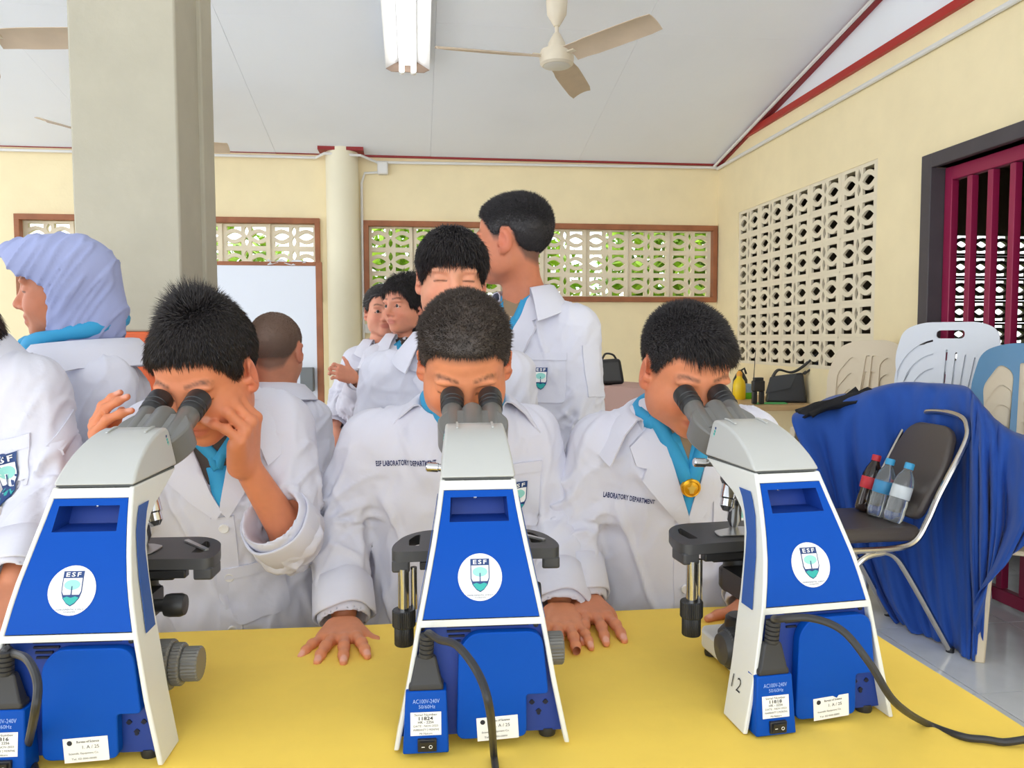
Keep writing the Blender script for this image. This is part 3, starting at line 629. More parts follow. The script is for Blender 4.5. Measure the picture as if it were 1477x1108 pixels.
# power cords
def local(sc, p): a = sc.rotation_euler.z; c, s = math.cos(a), math.sin(a); p = np.array(p)*S; return np.array([sc.location[0]+c*p[0]-s*p[1], sc.location[1]+s*p[0]+c*p[1], sc.location[2]+p[2]])
def spline(P, n=12):
    P = np.array(P, float); Q = np.vstack([2*P[0]-P[1], P, 2*P[-1]-P[-2]]); out = []
    for i in range(1, len(Q)-2):
        for k in range(n):
            t = k/n; a, b, c, d = Q[i-1], Q[i], Q[i+1], Q[i+2]
            out.append(.5*((2*b)+(-a+c)*t+(2*a-5*b+4*c-d)*t*t+(-a+3*b-3*c+d)*t**3))
    out.append(P[-1]); return np.array(out)
M_cord = mat('black_rubber_cord', (44, 44, 46), 0.5)
def cord(sc, label, path):
    a = local(sc, (-.072, .006, .079)); t = thing('power_cord', label, 'power cord', a)
    R = [(-.026, -.010), (.026, -.010), (.026, .012), (-.026, .012)]
    mb = MB(); V = []
    for z, k in ((.0785, 1.0), (.086, 1.0), (.088, .90), (.118, .60), (.122, .5)):
        V += [local(sc, (-.072+u*k*.85, .006+w_*k*.9, z)) for u, w_ in R]
    F = [(3, 2, 1, 0), (16, 17, 18, 19)]+[(i*4+k, i*4+(k+1) % 4, (i+1)*4+(k+1) % 4, (i+1)*4+k) for i in range(4) for k in range(4)]
    mb.add(V, F).build('plug', M_cord, t, bevel=.002)
    p0 = np.array([-.072, .006, .120]); p1 = np.array([-.070, .005, .150])
    sr = MB()
    for k in range(5): q = p0+(p1-p0)*k/5; sr.lathe([(.0075, 0), (.0085, .001), (.0085, .0045), (.0070, .0055)], 14, local(sc, q), local(sc, p1)-local(sc, p0))
    sr.build('strain_relief', M_cord, t)
    pts = [local(sc, p0), local(sc, p1)]+[np.array(q) for q in path]
    MB().tube(spline(pts), .0042, 10).build('cable', M_cord, t); return t
cord(sc_C, 'black cord arching from the middle microscope off the table front', [at(634, 923, .845), at(660, 932, .80), at(690, 972, .76), at(706, 1022, .74), onz(712, 1085, .757), onz(716, 1150, .756), (.05, .50, .72), (.05, .495, .5)])
cord(sc_L, 'black cord looping down from the left microscope at the frame edge', [at(18, 942, .84), at(40, 952, .80), at(54, 985, .775), at(50, 1030, .765), onz(37, 1090, .757), onz(25, 1150, .756), (-.46, .50, .72), (-.46, .495, .5)])
cord(sc_R, 'long black cord trailing from the right microscope across the cloth edge', [at(1125, 893, .865), at(1170, 892, .85), at(1215, 910, .83), at(1255, 958, .815), at(1290, 1012, .83), onz(1335, 1043, .756), onz(1390, 1063, .756), onz(1440, 1070, .756), (.745, .765, .74), (.75, .70, .5)])
# ------------------------------------------------------------------ implicit-surface modelling (people, cloth)
_LAT = np.random.default_rng(11).random((32, 32, 32)).astype(np.float32)
def vnoise(P):
    P = np.asarray(P); i = np.floor(P).astype(int); f = P-i; f = f*f*(3-2*f); i &= 31; j = (i+1) & 31
    x0, y0, z0 = i.T; x1, y1, z1 = j.T; fx, fy, fz = f.T
    a = _LAT[x0, y0, z0]*(1-fx)+_LAT[x1, y0, z0]*fx; b = _LAT[x0, y1, z0]*(1-fx)+_LAT[x1, y1, z0]*fx
    c = _LAT[x0, y0, z1]*(1-fx)+_LAT[x1, y0, z1]*fx; d = _LAT[x0, y1, z1]*(1-fx)+_LAT[x1, y1, z1]*fx
    return ((a*(1-fy)+b*fy)*(1-fz)+(c*(1-fy)+d*fy)*fz)*2-1
def unit(v): v = np.asarray(v, float); return v/(np.linalg.norm(v)+1e-12)
class Field:
    def __init__(s, lo, hi, h):
        s.lo = np.array(lo, float); s.h = h; s.n = np.ceil((np.array(hi)-s.lo)/h).astype(int)+1; s.F = np.full(s.n, 0.5, np.float32)
    def _win(s, lo, hi, pad):
        a = np.clip(np.floor((np.asarray(lo)-pad-s.lo)/s.h).astype(int), 0, s.n); b = np.clip(np.ceil((np.asarray(hi)+pad-s.lo)/s.h).astype(int)+1, 0, s.n)
        sl = tuple(slice(i, j) for i, j in zip(a, b)); ax = [(s.lo[k]+s.h*np.arange(a[k], b[k])).astype(np.float32) for k in range(3)]
        return sl, ax[0][:, None, None], ax[1][None, :, None], ax[2][None, None, :]
    def _mix(s, sl, d, k, mode):
        a = s.F[sl]
        if a.size == 0: return
        if mode == 'sub': d = -d
        e = np.maximum(k-np.abs(a-d), 0); q = e*e/(4*k) if k > 0 else 0
        s.F[sl] = np.minimum(a, d)-q if mode == 'add' else np.maximum(a, d)+q
    def cone(s, a, b, r1, r2=None, k=0.01, mode='add'):
        r2 = r1 if r2 is None else r2; a = np.asarray(a, float); b = np.asarray(b, float); m = max(r1, r2)
        sl, X, Y, Z = s._win(np.minimum(a, b)-m, np.maximum(a, b)+m, k+2.5*s.h)
        ab = b-a; L2 = ab@ab+1e-12; x, y, z = X-a[0], Y-a[1], Z-a[2]
        t = np.clip((x*ab[0]+y*ab[1]+z*ab[2])/L2, 0, 1)
        d = np.sqrt((x-t*ab[0])**2+(y-t*ab[1])**2+(z-t*ab[2])**2)-(r1+(r2-r1)*t); s._mix(sl, d.astype(np.float32), k, mode)
    def ell(s, c, r, R=None, k=0.01, mode='add'):
        c = np.asarray(c, float); r = np.asarray(r, float); R = np.eye(3) if R is None else R; m = np.sqrt(((R*r)**2).sum(1))
        sl, X, Y, Z = s._win(c-m, c+m, k+2.5*s.h); x, y, z = X-c[0], Y-c[1], Z-c[2]
        q = [(x*R[0, i]+y*R[1, i]+z*R[2, i])/r[i] for i in range(3)]
        k0 = np.sqrt(q[0]**2+q[1]**2+q[2]**2)+1e-9; k1 = np.sqrt((q[0]/r[0])**2+(q[1]/r[1])**2+(q[2]/r[2])**2)+1e-9
        s._mix(sl, (k0*(k0-1)/k1).astype(np.float32), k, mode)
    def slab(s, a, b, r1, r2, side, flat, k=0.03, mode='add'):
        """tapered capsule flattened along (axis x side)"""
        a = np.asarray(a, float); b = np.asarray(b, float); m = max(r1, r2); ax = unit(b-a); sd = unit(np.asarray(side)-ax*(np.asarray(side)@ax)); fr = np.cross(ax, sd)
        sl, X, Y, Z = s._win(np.minimum(a, b)-m, np.maximum(a, b)+m, k+2.5*s.h); L = np.linalg.norm(b-a); x, y, z = X-a[0], Y-a[1], Z-a[2]
        t = x*ax[0]+y*ax[1]+z*ax[2]; u = x*sd[0]+y*sd[1]+z*sd[2]; w = (x*fr[0]+y*fr[1]+z*fr[2])/flat; tc = np.clip(t, 0, L)
        d = np.sqrt(u*u+w*w+((t-tc)/0.6)**2)-(r1+(r2-r1)*tc/L); s._mix(sl, (d*0.8).astype(np.float32), k, mode)
    def mesh(s):
        F = s.F; S = F < 0; n = np.array(F.shape)-1
        cnt = np.zeros(n, np.uint8); offs = [(i, j, k) for i in (0, 1) for j in (0, 1) for k in (0, 1)]
        for i, j, k in offs: cnt += S[i:i+n[0], j:j+n[1], k:k+n[2]]
        act = np.argwhere((cnt > 0) & (cnt < 8)); idx = np.full(n, -1, np.int32); idx[tuple(act.T)] = np.arange(len(act))
        val = {o: F[act[:, 0]+o[0], act[:, 1]+o[1], act[:, 2]+o[2]] for o in offs}
        acc = np.zeros((len(act), 3)); c = np.zeros(len(act))
        for o in offs:
            for ax in range(3):
                if o[ax]: continue
                q = list(o); q[ax] = 1; q = tuple(q); a, b = val[o], val[q]; m = (a < 0) != (b < 0); t = np.where(m, a/(a-b+1e-12), 0)
                for d in range(3): acc[:, d] += np.where(m, o[d]+(t if d == ax else 0), 0)
                c += m
        V = s.lo+s.h*(act+acc/np.maximum(c, 1)[:, None]); Q = []
        for ax in range(3):
            u, v = (ax+1) % 3, (ax+2) % 3
            A = [slice(None)]*3; B = [slice(None)]*3; A[ax] = slice(0, -1); B[ax] = slice(1, None)
            df = S[tuple(A)] != S[tuple(B)]; p = np.argwhere(df); p = p[(p[:, u] > 0) & (p[:, v] > 0) & (p[:, u] < n[u]) & (p[:, v] < n[v])]
            ins = S[tuple(A)][tuple(p.T)]
            def cell(du, dv): q = p.copy(); q[:, u] -= du; q[:, v] -= dv; return idx[tuple(q.T)]
            q = np.stack([cell(1, 1), cell(0, 1), cell(0, 0), cell(1, 0)], 1); q[~ins] = q[~ins][:, ::-1]; Q.append(q[(q >= 0).all(1)])
        return V, np.concatenate(Q)
def vnormals(V, Q):
    n = np.cross(V[Q[:, 2]]-V[Q[:, 0]], V[Q[:, 3]]-V[Q[:, 1]]) if Q.shape[1] == 4 else np.cross(V[Q[:, 1]]-V[Q[:, 0]], V[Q[:, 2]]-V[Q[:, 0]])
    N = np.zeros_like(V)
    for k in range(Q.shape[1]):
        for d in range(3): N[:, d] += np.bincount(Q[:, k], n[:, d], len(V))
    return N/(np.linalg.norm(N, axis=1)[:, None]+1e-12)
def relax(V, Q, it=2, f=0.5):
    e = np.concatenate([Q[:, [i, (i+1) % 4]] for i in range(4)]); cnt = np.bincount(e[:, 0], minlength=len(V))+np.bincount(e[:, 1], minlength=len(V))
    for _ in range(it):
        A = np.zeros_like(V)
        for d in range(3): A[:, d] = np.bincount(e[:, 0], V[e[:, 1], d], len(V))+np.bincount(e[:, 1], V[e[:, 0], d], len(V))
        V = V+(A/np.maximum(cnt, 1)[:, None]-V)*f
    return V
def set_cols(me, cols):
    a = me.color_attributes.new('Col', 'FLOAT_COLOR', 'POINT'); c = np.ones((len(cols), 4), np.float32); c[:, :3] = cols; a.data.foreach_set('color', c.ravel())
lin = lambda c: np.array(srgb(*c)[:3])
# ------------------------------------------------------------------ head, hands, hair
class Head:
    """head frame: x = person's right, y = forward, z = up, origin level with the eyes between the ears"""
    def __init__(s, o, fwd, roll=0.0, size=1.0, up=(0, 0, 1)):
        y = unit(fwd); z = unit(np.array(up, float)-y*(np.array(up, float)@y)); x = np.cross(y, z)
        c, n = math.cos(roll), math.sin(roll); x, z = x*c+z*n, z*c-x*n
        s.R = np.stack([x, y, z], 1); s.o = np.asarray(o, float); s.s = size
    def w(s, p): return s.o+s.R@(np.asarray(p, float)*s.s)
    def wv(s, P): return s.o+(np.asarray(P)*s.s)@s.R.T
    def loc(s, V): return ((V-s.o)@s.R)/s.s
    def e(s, F, c, r, k, mode='add', tilt=None):
        R = s.R if tilt is None else s.R@tilt; F.ell(s.w(c), np.array(r)*s.s, R, k*s.s, mode)
    def c(s, F, a, b, r1, r2, k, mode='add'): F.cone(s.w(a), s.w(b), r1*s.s, r2*s.s, k*s.s, mode)
def rx(a): c, n = math.cos(a), math.sin(a); return np.array([[1, 0, 0], [0, c, -n], [0, n, c]])
def ry(a): c, n = math.cos(a), math.sin(a); return np.array([[c, 0, n], [0, 1, 0], [-n, 0, c]])
def rz(a): c, n = math.cos(a), math.sin(a); return np.array([[c, -n, 0], [n, c, 0], [0, 0, 1]])
def add_head(F, H, eyes='closed'):
    H.e(F, (0, -.014, .034), (.0715, .0885, .0760), .01)
    H.e(F, (0, .022, .040), (.0600, .0560, .0520), .02)
    H.e(F, (0, .024, -.022), (.0600, .0590, .0640), .025)
    H.e(F, (0, .030, -.062), (.0460, .0440, .0400), .025)
    H.e(F, (0, .064, -.086), (.0190, .0150, .0140), .022)
    for s in (-1, 1):
        H.e(F, (s*.036, .050, -.030), (.0240, .0270, .0240), .02)
        H.e(F, (s*.052, .010, -.050), (.0130, .0300, .0300), .03)
        H.e(F, (s*.026, .0725, .0185), (.0240, .0100, .0065), .016)
        H.e(F, (s*.0310, .0860, .0010), (.0150, .0100, .0085), .014, 'sub')
        H.e(F, (s*.0305, .0655, .0010), (.0160, .0138, .0105), .004)
        H.e(F, (s*.0125, .0840, -.0330), (.0080, .0090, .0070), .007)
        # ear: shell with a scooped bowl and lobe
        T = rz(-s*.45)@rx(-.15)
        H.e(F, (s*.0745, -.010, -.006), (.0075, .0180, .0290), .006, tilt=T)
        H.e(F, (s*.0825, -.004, -.002), (.0070, .0100, .0180), .005, 'sub', tilt=T)
        H.e(F, (s*.0730, -.003, -.030), (.0060, .0090, .0090), .006)
        H.e(F, (s*.0720, .006, -.012), (.0050, .0060, .0070), .005)
    H.c(F, (0, .0760, .0120), (0, .0960, -.0260), .0075, .0105, .012)
    H.e(F, (0, .0800, -.0520), (.0230, .0080, .0065), .008); H.e(F, (0, .0785, -.0650), (.0190, .0080, .0070), .008)
    H.e(F, (0, .0920, -.0588), (.0230, .0080, .0014), .003, 'sub')
    for s in (-1, 1):
        H.e(F, (s*.0060, .0960, -.0375), (.0032, .0050, .0026), .003, 'sub')
        if eyes == 'open': H.e(F, (s*.0305, .0810, .0005), (.0125, .0060, .0027), .003, 'sub')
FING = [((.024, .076), (.034, .021, .016)), ((.007, .080), (.038, .024, .017)), ((-.011, .077), (.035, .023, .017)), ((-.027, .068), (.027, .017, .015))]
def hand(F, wrist, fwd, dorsal, thumb, size=1.0, curl=(8, 12, 10), spread=(9, 2, -5, -13), curls=None, thumb_dir=(.75, .62, -.12), thumb_curl=12, fore=None):
    """thumb = world direction the thumb side points to; returns nail centres"""
    y = unit(fwd); z = unit(np.asarray(dorsal)-y*(np.asarray(dorsal)@y)); x = np.cross(y, z)
    if x@np.asarray(thumb) < 0: x = -x
    B = np.stack([x, y, z], 1); W = lambda p: np.asarray(wrist)+B@(np.asarray(p, float)*size); nails = []
    for i, ((bx, by), L) in enumerate(FING):
        F.cone(W((bx*.55, .004, -.001)), W((bx, by, 0)), .0125*size, .0088*size, .010*size)
        F.cone(W((bx*.6, .02, -.008)), W((bx, by*.9, -.006)), .010*size, .0080*size, .010*size)
    F.cone(W((.016, .010, -.008)), W((.033, .045, -.010)), .014*size, .011*size, .012*size)
    F.cone(W((-.018, .008, -.008)), W((-.026, .055, -.008)), .013*size, .010*size, .012*size)
    for i, ((bx, by), L) in enumerate(FING):
        cu = (curls[i] if curls else curl); sp = math.radians(spread[i]); d0 = np.array([math.sin(sp), math.cos(sp), 0]); p = np.array([bx, by, 0]); a = 0; r = (.0086, .0078, .0071, .0058) if i < 3 else (.0074, .0068, .0062, .0052)
        for k in range(3):
            a += math.radians(cu[k]); d = d0*math.cos(a)+np.array([0, 0, -1])*math.sin(a); q = p+d*L[k]
            F.cone(W(p), W(q), r[k]*size, r[k+1]*size, .003*size); 
            F.ell(W(p), np.array([r[k]*1.06]*3)*size, None, .004*size); p = q
        nd = d0*math.sin(a)+np.array([0, 0, 1])*math.cos(a); nails.append((W(p-d*.003+nd*.0050), .0068*size))
    td = unit(thumb_dir); p = np.array([.030, .034, -.010])
    F.cone(W((.014, .012, -.008)), W(p), .0130*size, .0115*size, .008*size)
    tn = unit(np.cross(np.cross(td, (0, 0, 1)), td))
    for k, (L, r1, r2) in enumerate(((.034, .0110, .0092), (.026, .0090, .0068))):
        a = math.radians(thumb_curl*k); d = unit(td*math.cos(a)+np.array([-.6, .6, -.2])*math.sin(a)); q = p+d*L; F.cone(W(p), W(q), r1*size, r2*size, .004*size); p = q
    nails.append((W(p-d*.003+tn*.0055), .0078*size))
    return nails
SKIN = (214, 142, 104)
def skin_cols(V, heads, nails, base=SKIN, brow=True, stubble=None, lips=(186, 92, 84), flush=1.0):
    n = len(V); c = np.tile(lin(base), (n, 1)); nz = vnoise(V*45)*.05+vnoise(V*160)*.03; c *= (1+nz)[:, None]
    def blend(m, col): nonlocal c; c = c*(1-m[:, None])+lin(col)*m[:, None]
    H = heads; q = H.loc(V); x, y, z = q.T; ax = np.abs(x)
    m = np.exp(-((ax-.040)/.020)**2-((z+.030)/.020)**2)*(y > .02)*.28*flush; blend(m, (226, 118, 92))
    m = np.exp(-(ax/.014)**2-((z+.030)/.014)**2)*(y > .06)*.30*flush; blend(m, (222, 116, 92))
    m = np.exp(-((y+.008)/.022)**4-((z+.006)/.034)**4)*np.clip((ax-.064)/.008, 0, 1)*.35*flush; blend(m, (216, 110, 92))
    lip = np.clip(1.25-np.sqrt((x/.0205)**2+((z+.0585)/.0098)**2), 0, .35)/.35*(y > .06); blend(np.clip(lip, 0, 1)*.6, lips)
    if brow:
        bz = .0252+.0042*np.exp(-((ax-.034)/.015)**2)-np.clip(ax-.042, 0, 1)*.35
        m = np.clip(1.3-np.abs(z-bz)/.0038, 0, 1)*np.clip((ax-.010)/.004, 0, 1)*np.clip((.052-ax)/.008, 0, 1)*(y > .03); m = m*np.clip(.75+.45*vnoise(V*np.array([420, 420, 420])), .2, 1); blend(m*.85, (52, 36, 30))
    m = np.clip(1.4-np.abs(z+.0028+np.clip((ax-.0305)**2*6, 0, 1))/.0016, 0, 1)*(np.abs(ax-.0305) < .0145)*(y > .06); blend(m*.8, (48, 30, 26))
    if stubble:
        zl = hairline(q, stubble[0]); m = np.clip((z-zl+.012)/.016, 0, 1)*(1-((ax > .069) & (y > -.035) & (y < .02) & (z < .028))); blend(m*stubble[2], stubble[1])
    for p, r in nails:
        d = np.linalg.norm(V-p, axis=1); blend(np.clip((r-d)/.0018, 0, 1)*.75, (236, 178, 160))
    return c
HL = dict(short=[(0, .064), (35, .060), (52, .036), (66, .006), (78, .004), (84, .026), (104, .024), (118, -.012), (140, -.044), (180, -.056)])
HL['fringe'] = [(0, .040), (30, .038), (50, .024), (64, .0), (76, -.004), (84, .022), (104, .022), (118, -.012), (140, -.044), (180, -.056)]
HL['low'] = [(0, .050), (35, .046), (52, .030), (64, .004), (76, .0), (84, .026), (104, .024), (118, -.012), (140, -.044), (180, -.056)]
HL['long'] = [(0, .060), (30, .055), (48, .025), (60, -.03), (75, -.08), (100, -.11), (180, -.13)]
def hairline(q, style):
    a = np.degrees(np.arctan2(np.abs(q[:, 0]), q[:, 1]+.005)); t = HL[style]; return np.interp(a, [k[0] for k in t], [k[1] for k in t])
def make_hair(H, style, thick, m, parent, n=9000, length=lambda q: np.full(len(q), .012), comb=None, lift=.6, jit=.35, width=.0007, seed=1, name='hair', extra=None, sink=.003):
    r = np.random.default_rng(seed); F = Field((-.13, -.15, -.17), (.13, .15, .16), .0035)
    F.ell((0, -.014, .034), np.array((.0715, .0885, .0760))+thick, None, .01); F.ell((0, .022, .040), np.array((.0600, .0560, .0520))+thick*.9, None, .02)
    if style == 'long':
        F.ell((0, -.03, -.05), (.074, .068, .095), None, .03)
    if extra: extra(F)
    ax = [F.lo[k]+F.h*np.arange(F.n[k]) for k in range(3)]; G = np.stack(np.meshgrid(*ax, indexing='ij'), -1).reshape(-1, 3)
    zl = hairline(G, style).reshape(F.F.shape); cut = (zl-ax[2][None, None, :])*.75
    k = .012; a = F.F; e = np.maximum(k-np.abs(a-cut), 0); F.F = (np.maximum(a, cut)+e*e/(4*k)).astype(np.float32)
    V, Q = F.mesh(); N = vnormals(V, Q); V = V+N*(vnoise(V*90)*.0012)[:, None]
    cen = np.array([0, -.01, .03]); out = (N*(V-cen)).sum(1)/(np.linalg.norm(V-cen, axis=1)); keep = out[Q].mean(1) > .25
    Qk = Q[keep]; pick = Qk[r.integers(0, len(Qk), n)]; wgt = r.dirichlet((1, 1, 1, 1), n)
    P = (V[pick]*wgt[:, :, None]).sum(1); Nn = (N[pick]*wgt[:, :, None]).sum(1); Nn /= np.linalg.norm(Nn, axis=1)[:, None]
    L = length(P)*r.uniform(.7, 1.2, n); cb = comb(P) if comb else np.tile((0, -.3, .1), (n, 1))
    cb = cb-Nn*(cb*Nn).sum(1)[:, None]; d = Nn*(lift(P)[:, None] if callable(lift) else lift)+cb+r.normal(size=(n, 3))*jit*.5; d /= np.linalg.norm(d, axis=1)[:, None]
    sd = np.cross(d, r.normal(size=(n, 3))); sd /= np.linalg.norm(sd, axis=1)[:, None]; s2 = np.cross(d, sd)
    P0 = P-Nn*sink; d1 = d*.75+Nn*.35; d1 /= np.linalg.norm(d1, axis=1)[:, None]; P1 = P0+d1*(L*.5)[:, None]; d2 = d+np.array([0, 0, -.12])*(L/.03)[:, None]; d2 /= np.linalg.norm(d2, axis=1)[:, None]; P2 = P1+d2*(L*.55)[:, None]
    tri = [(math.cos(t), math.sin(t)) for t in (0, 2.094, 4.189)]; w = width
    R0 = np.stack([P0+(sd*c+s2*s)*w for c, s in tri], 1); R1 = np.stack([P1+(sd*c+s2*s)*w*.8 for c, s in tri], 1)
    SV = np.concatenate([R0, R1, P2[:, None]], 1).reshape(-1, 3); b = (np.arange(n)*7)[:, None]; o = len(V)
    T4 = np.concatenate([b+np.array(f) for f in ((0, 1, 4, 3), (1, 2, 5, 4), (2, 0, 3, 5))])+o; T3 = np.concatenate([b+np.array(f) for f in ((3, 4, 6), (4, 5, 6), (5, 3, 6))])+o
    me = mesh_np(name, H.wv(np.concatenate([V, SV])), [Q.astype(np.int32), T4.astype(np.int32), T3.astype(np.int32)])
    return link(name, me, m, parent, 180)
# ------------------------------------------------------------------ people
M_skin = mat('skin', attr=True, rough=.48, sss=.12, bump=(350, .08, .002), spec=.35)
M_coat = mat('white_coat_cotton', (220, 220, 232), .85, bump=[(26, .12, .008), (9, .18, .02), (700, .05, .001)], vary=(6, .02), spec=.2)
M_hblack = mat('black_hair', (50, 45, 46), .45, vary=(60, .3)); M_hbuzz = mat('dark_brown_hair', (70, 59, 52), .5, vary=(60, .3)); M_hfade = mat('greyed_black_hair', (48, 44, 46), .5, vary=(60, .3))
M_khaki = mat('khaki_shirt_cloth', (150, 126, 98), .85); M_dkshirt = mat('dark_shirt_cloth', (74, 66, 62), .85)
M_scarf = mat('sky_blue_scarf_cloth', (50, 158, 208), .7, bump=(30, .15, .006)); M_trou = mat('brown_trouser_cloth', (98, 74, 58), .9); M_shoe = mat('black_shoe_leather', (30, 28, 28), .4)
M_gold = mat('gold_woggle', (226, 168, 40), .3, .7); M_yelscarf = mat('yellow_scarf_edge', (244, 206, 60), .7)
M_btn = mat('pearl_button', (236, 234, 232), .3); M_thread = mat('navy_embroidery', (40, 48, 96), .8)
class Coat(Projector):
    def hit(s, px, py):
        d = Vector(FW+RT*(px-738.5)/FPX+UP*(554-py)/FPX).normalized(); h = s.b.ray_cast(Vector(CAM), d, 20)
        if h[0] is None: h = s.b.find_nearest(Vector(at(px, py, s.dist)))
        n = np.array(h[1]); n = n if n@np.array(d) < 0 else -n
        return np.array(h[0]), n
def arm_folds(V, sh, el, wr, seed, amp):
    out = np.zeros(len(V)); best = np.full(len(V), 9.); L0 = np.linalg.norm(el-sh); tt = np.zeros(len(V)); th = np.zeros(len(V))
    for a, b, o in ((sh, el, 0), (el, wr, L0)):
        ab = b-a; L = np.linalg.norm(ab)+1e-9; ax = ab/L; q = V-a; t = np.clip(q@ax, 0, L); r = q-np.outer(t, ax); d = np.linalg.norm(r, axis=1); e1, e2, _ = frame_from(ax)
        m = d < best; best[m] = d[m]; tt[m] = (t+o)[m]; th[m] = np.arctan2(r@e1, r@e2)[m]
    w = np.clip((.095-best)/.03, 0, 1); k = np.exp(-((tt-L0)/.07)**2)*1.1+.45+np.clip((tt-L0-.08)/.1, 0, 1)*.4
    c, s = np.cos(th), np.sin(th)
    n1 = vnoise(np.stack([tt*19+c*1.5, s*.9+seed, c*.9], 1)); n2 = vnoise(np.stack([tt*38+s*2.2, s*1.3+seed*2, c*1.3], 1)); n3 = vnoise(np.stack([tt*7+s*1.0, s*2.0+seed, c*2.0+3], 1))
    rd = lambda n, w_: np.exp(-(n/w_)**2)-.35
    Lt = L0+np.linalg.norm(wr-el); k = k*np.clip((Lt-tt-.008)/.05, 0, 1)
    return w*k*amp*(rd(n1, .20)*1.25+rd(n2, .22)*.5+n3*.5), w
def collar(nb, na, fv, lv, r, mb, spread=.05, drop=.05, open_=150, point=.028, rise=.03):
    G = []; ph = np.radians(np.linspace(-open_, open_, 49))
    for row in range(6):
        line = []
        for p in ph:
            f = abs(p)/math.radians(open_); rad = r*(1+.10*f); d = lv*math.sin(p)*1.06-fv*math.cos(p)*.95
            hi = rise*(1-.55*f); e = np.clip((f-.72)/.28, 0, 1)
            q = [(0.0, -.012), (0.0, hi*.7), (.004, hi), (.012, hi*.9), (.6*spread, -.2*drop), (spread+point*.35*e, -drop*.75-point*e)][row]
            line.append(nb+d*(rad+q[0])+na*q[1]-lv*0)
        G.append(line)
    mb.sheet(G, .003); return mb
def scarf(nb, na, fv, lv, r, mb, V_, rad=.011, upz=.018):
    pts = []
    for p in np.radians(np.linspace(-140, 140, 25)): pts.append(nb+(lv*math.sin(p)*1.04-fv*math.cos(p)*.95)*(r-.002)+na*(upz-.022*abs(p)/2.4))
    a = [np.array(V_)]+pts+[np.array(V_)]; return mb.tube(spline(a, 3), rad, 8)
def person(label, J, H, hair=None, skin=SKIN, stub=None, eyes='closed', coat=True, hands=(), front=True, vh=.003, seed=1, build=1.0, trousers=True, group='pupils in white lab coats', neck_r=.043, hem=None, sleeve=None, brow=True, flush=1.0, cuff=(True, True), amp=.0085, coat_mat=None, hscale=1.0, skin_arm=None):
    """J: pelvis, chest, neck, shR, elR, wrR, shL, elL, wrL (world), fv torso front"""
    g = {k: np.asarray(v, float) for k, v in J.items()}; b = build
    lv = unit(g['shL']-g['shR']); up = unit(g['neck']-g['pelvis']); fv = unit(np.cross(lv, up)) ; 
    if fv@g['fv'] < 0: fv = -fv
    base = (g['pelvis'][0], g['pelvis'][1], 0.0); t = thing('person', label, 'person', base, 0, group)
    pts = np.array([g[k] for k in ('neck', 'shR', 'elR', 'wrR', 'shL', 'elL', 'wrL', 'chest')]+[H.o])
    # ---- body: head, neck, shoulders, arms and hands grown as one surface
    lo = np.minimum(pts.min(0)-.14, H.o-.17); hi = np.maximum(pts.max(0)+.14, H.o+.17); lo[2] = min(lo[2], g['chest'][2]-.15)
    F = Field(lo, hi, vh); add_head(F, H, eyes)
    nk = H.w((0, -.022, -.045)); F.cone(nk, g['neck']-up*.01, neck_r*.98, neck_r*1.08, .022)
    F.slab(g['chest']-up*.06, g['chest']-up*.02, .10*b, .11*b, lv, .6, .03); F.cone(g['neck'], g['chest']-up*.03, .05*b, .08*b, .03)
    nails = []
    for s in 'RL':
        F.cone(g['chest']-up*.02, g['sh'+s]-up*.012, .05*b, .04*b, .02); F.cone(g['sh'+s]-up*.01, g['el'+s], .038*b, .031*b, .01); F.cone(g['el'+s], g['wr'+s], .031*b, .0215*b, .01)
    for hd in hands: nails += hand(F, **hd)
    V, Q = F.mesh(); V = relax(V, Q, 1, .35); me = mesh_np('body', V, Q); set_cols(me, skin_cols(V, H, nails, skin, stubble=stub, brow=brow, flush=flush))
    body = link('body', me, M_skin, t, 180)
    if eyes == 'open':
        for s in (-1, 1):
            e = MB(); c = H.w((s*.0305, .0670, .0005)); e.lathe([(math.sin(a)*.0118*H.s, -math.cos(a)*.0118*H.s) for a in np.linspace(0.01, math.pi-.01, 12)], 20, c, H.R[:, 1]); eo = e.build('eye', mat('eye_white', (232, 226, 220), .2), body, angle=180)
            MB().lathe([(.0064*H.s, .0100*H.s), (.0040*H.s, .0116*H.s), (0, .0121*H.s)], 18, c, H.R[:, 1]).build('iris', mat('dark_iris', (34, 22, 18), .1), eo, angle=180)
    if hair: make_hair(H, parent=t, **hair)
    if not coat: return t, None
    # ---- lab coat
    hz = hem if hem is not None else .50; hemp = np.array([g['pelvis'][0], g['pelvis'][1]+.01, hz])
    lo = np.minimum(pts[:8].min(0)-.13, hemp-.26); hi = np.maximum(pts[:8].max(0)+.13, g['pelvis']+.24); lo[2] = hz-.02; hi[2] = pts[:8, 2].max()+.12
    F = Field(lo, hi, .0052); sl = sleeve or (.054, .053, .046)
    F.slab(g['pelvis'], hemp, .160*b, .185*b, lv, .70, .03); F.slab(g['pelvis'], g['chest']-up*.05, .158*b, .152*b, lv, .70, .05)
    F.slab(g['chest']-up*.10, g['chest']-up*.035, .145*b, .115*b, lv, .62, .05)
    F.cone(g['neck']-up*.02, g['chest']-up*.03, .052*b, .085*b, .05)
    sdir = {}
    for s in 'RL':
        F.cone(g['chest']*.40+g['neck']*.30+g['sh'+s]*.3, g['sh'+s]-up*.012, .050*b, .046*b, .05)
        F.cone(g['sh'+s]-up*.012, g['el'+s], sl[0]*b, sl[1]*b, .028); cf = g.get('cf'+s, g['wr'+s]); F.cone(g['el'+s], cf, sl[1]*b, sl[2]*b, .012)
        d = unit(cf-g['el'+s]); F.cone(cf+d*(.004+sl[2]*b*1.3), cf+d*.10, sl[2]*b*1.3, None, .004, 'sub')
        F.cone(cf-d*.03, cf+d*.05, sl[2]*b-.009, None, .004, 'sub')
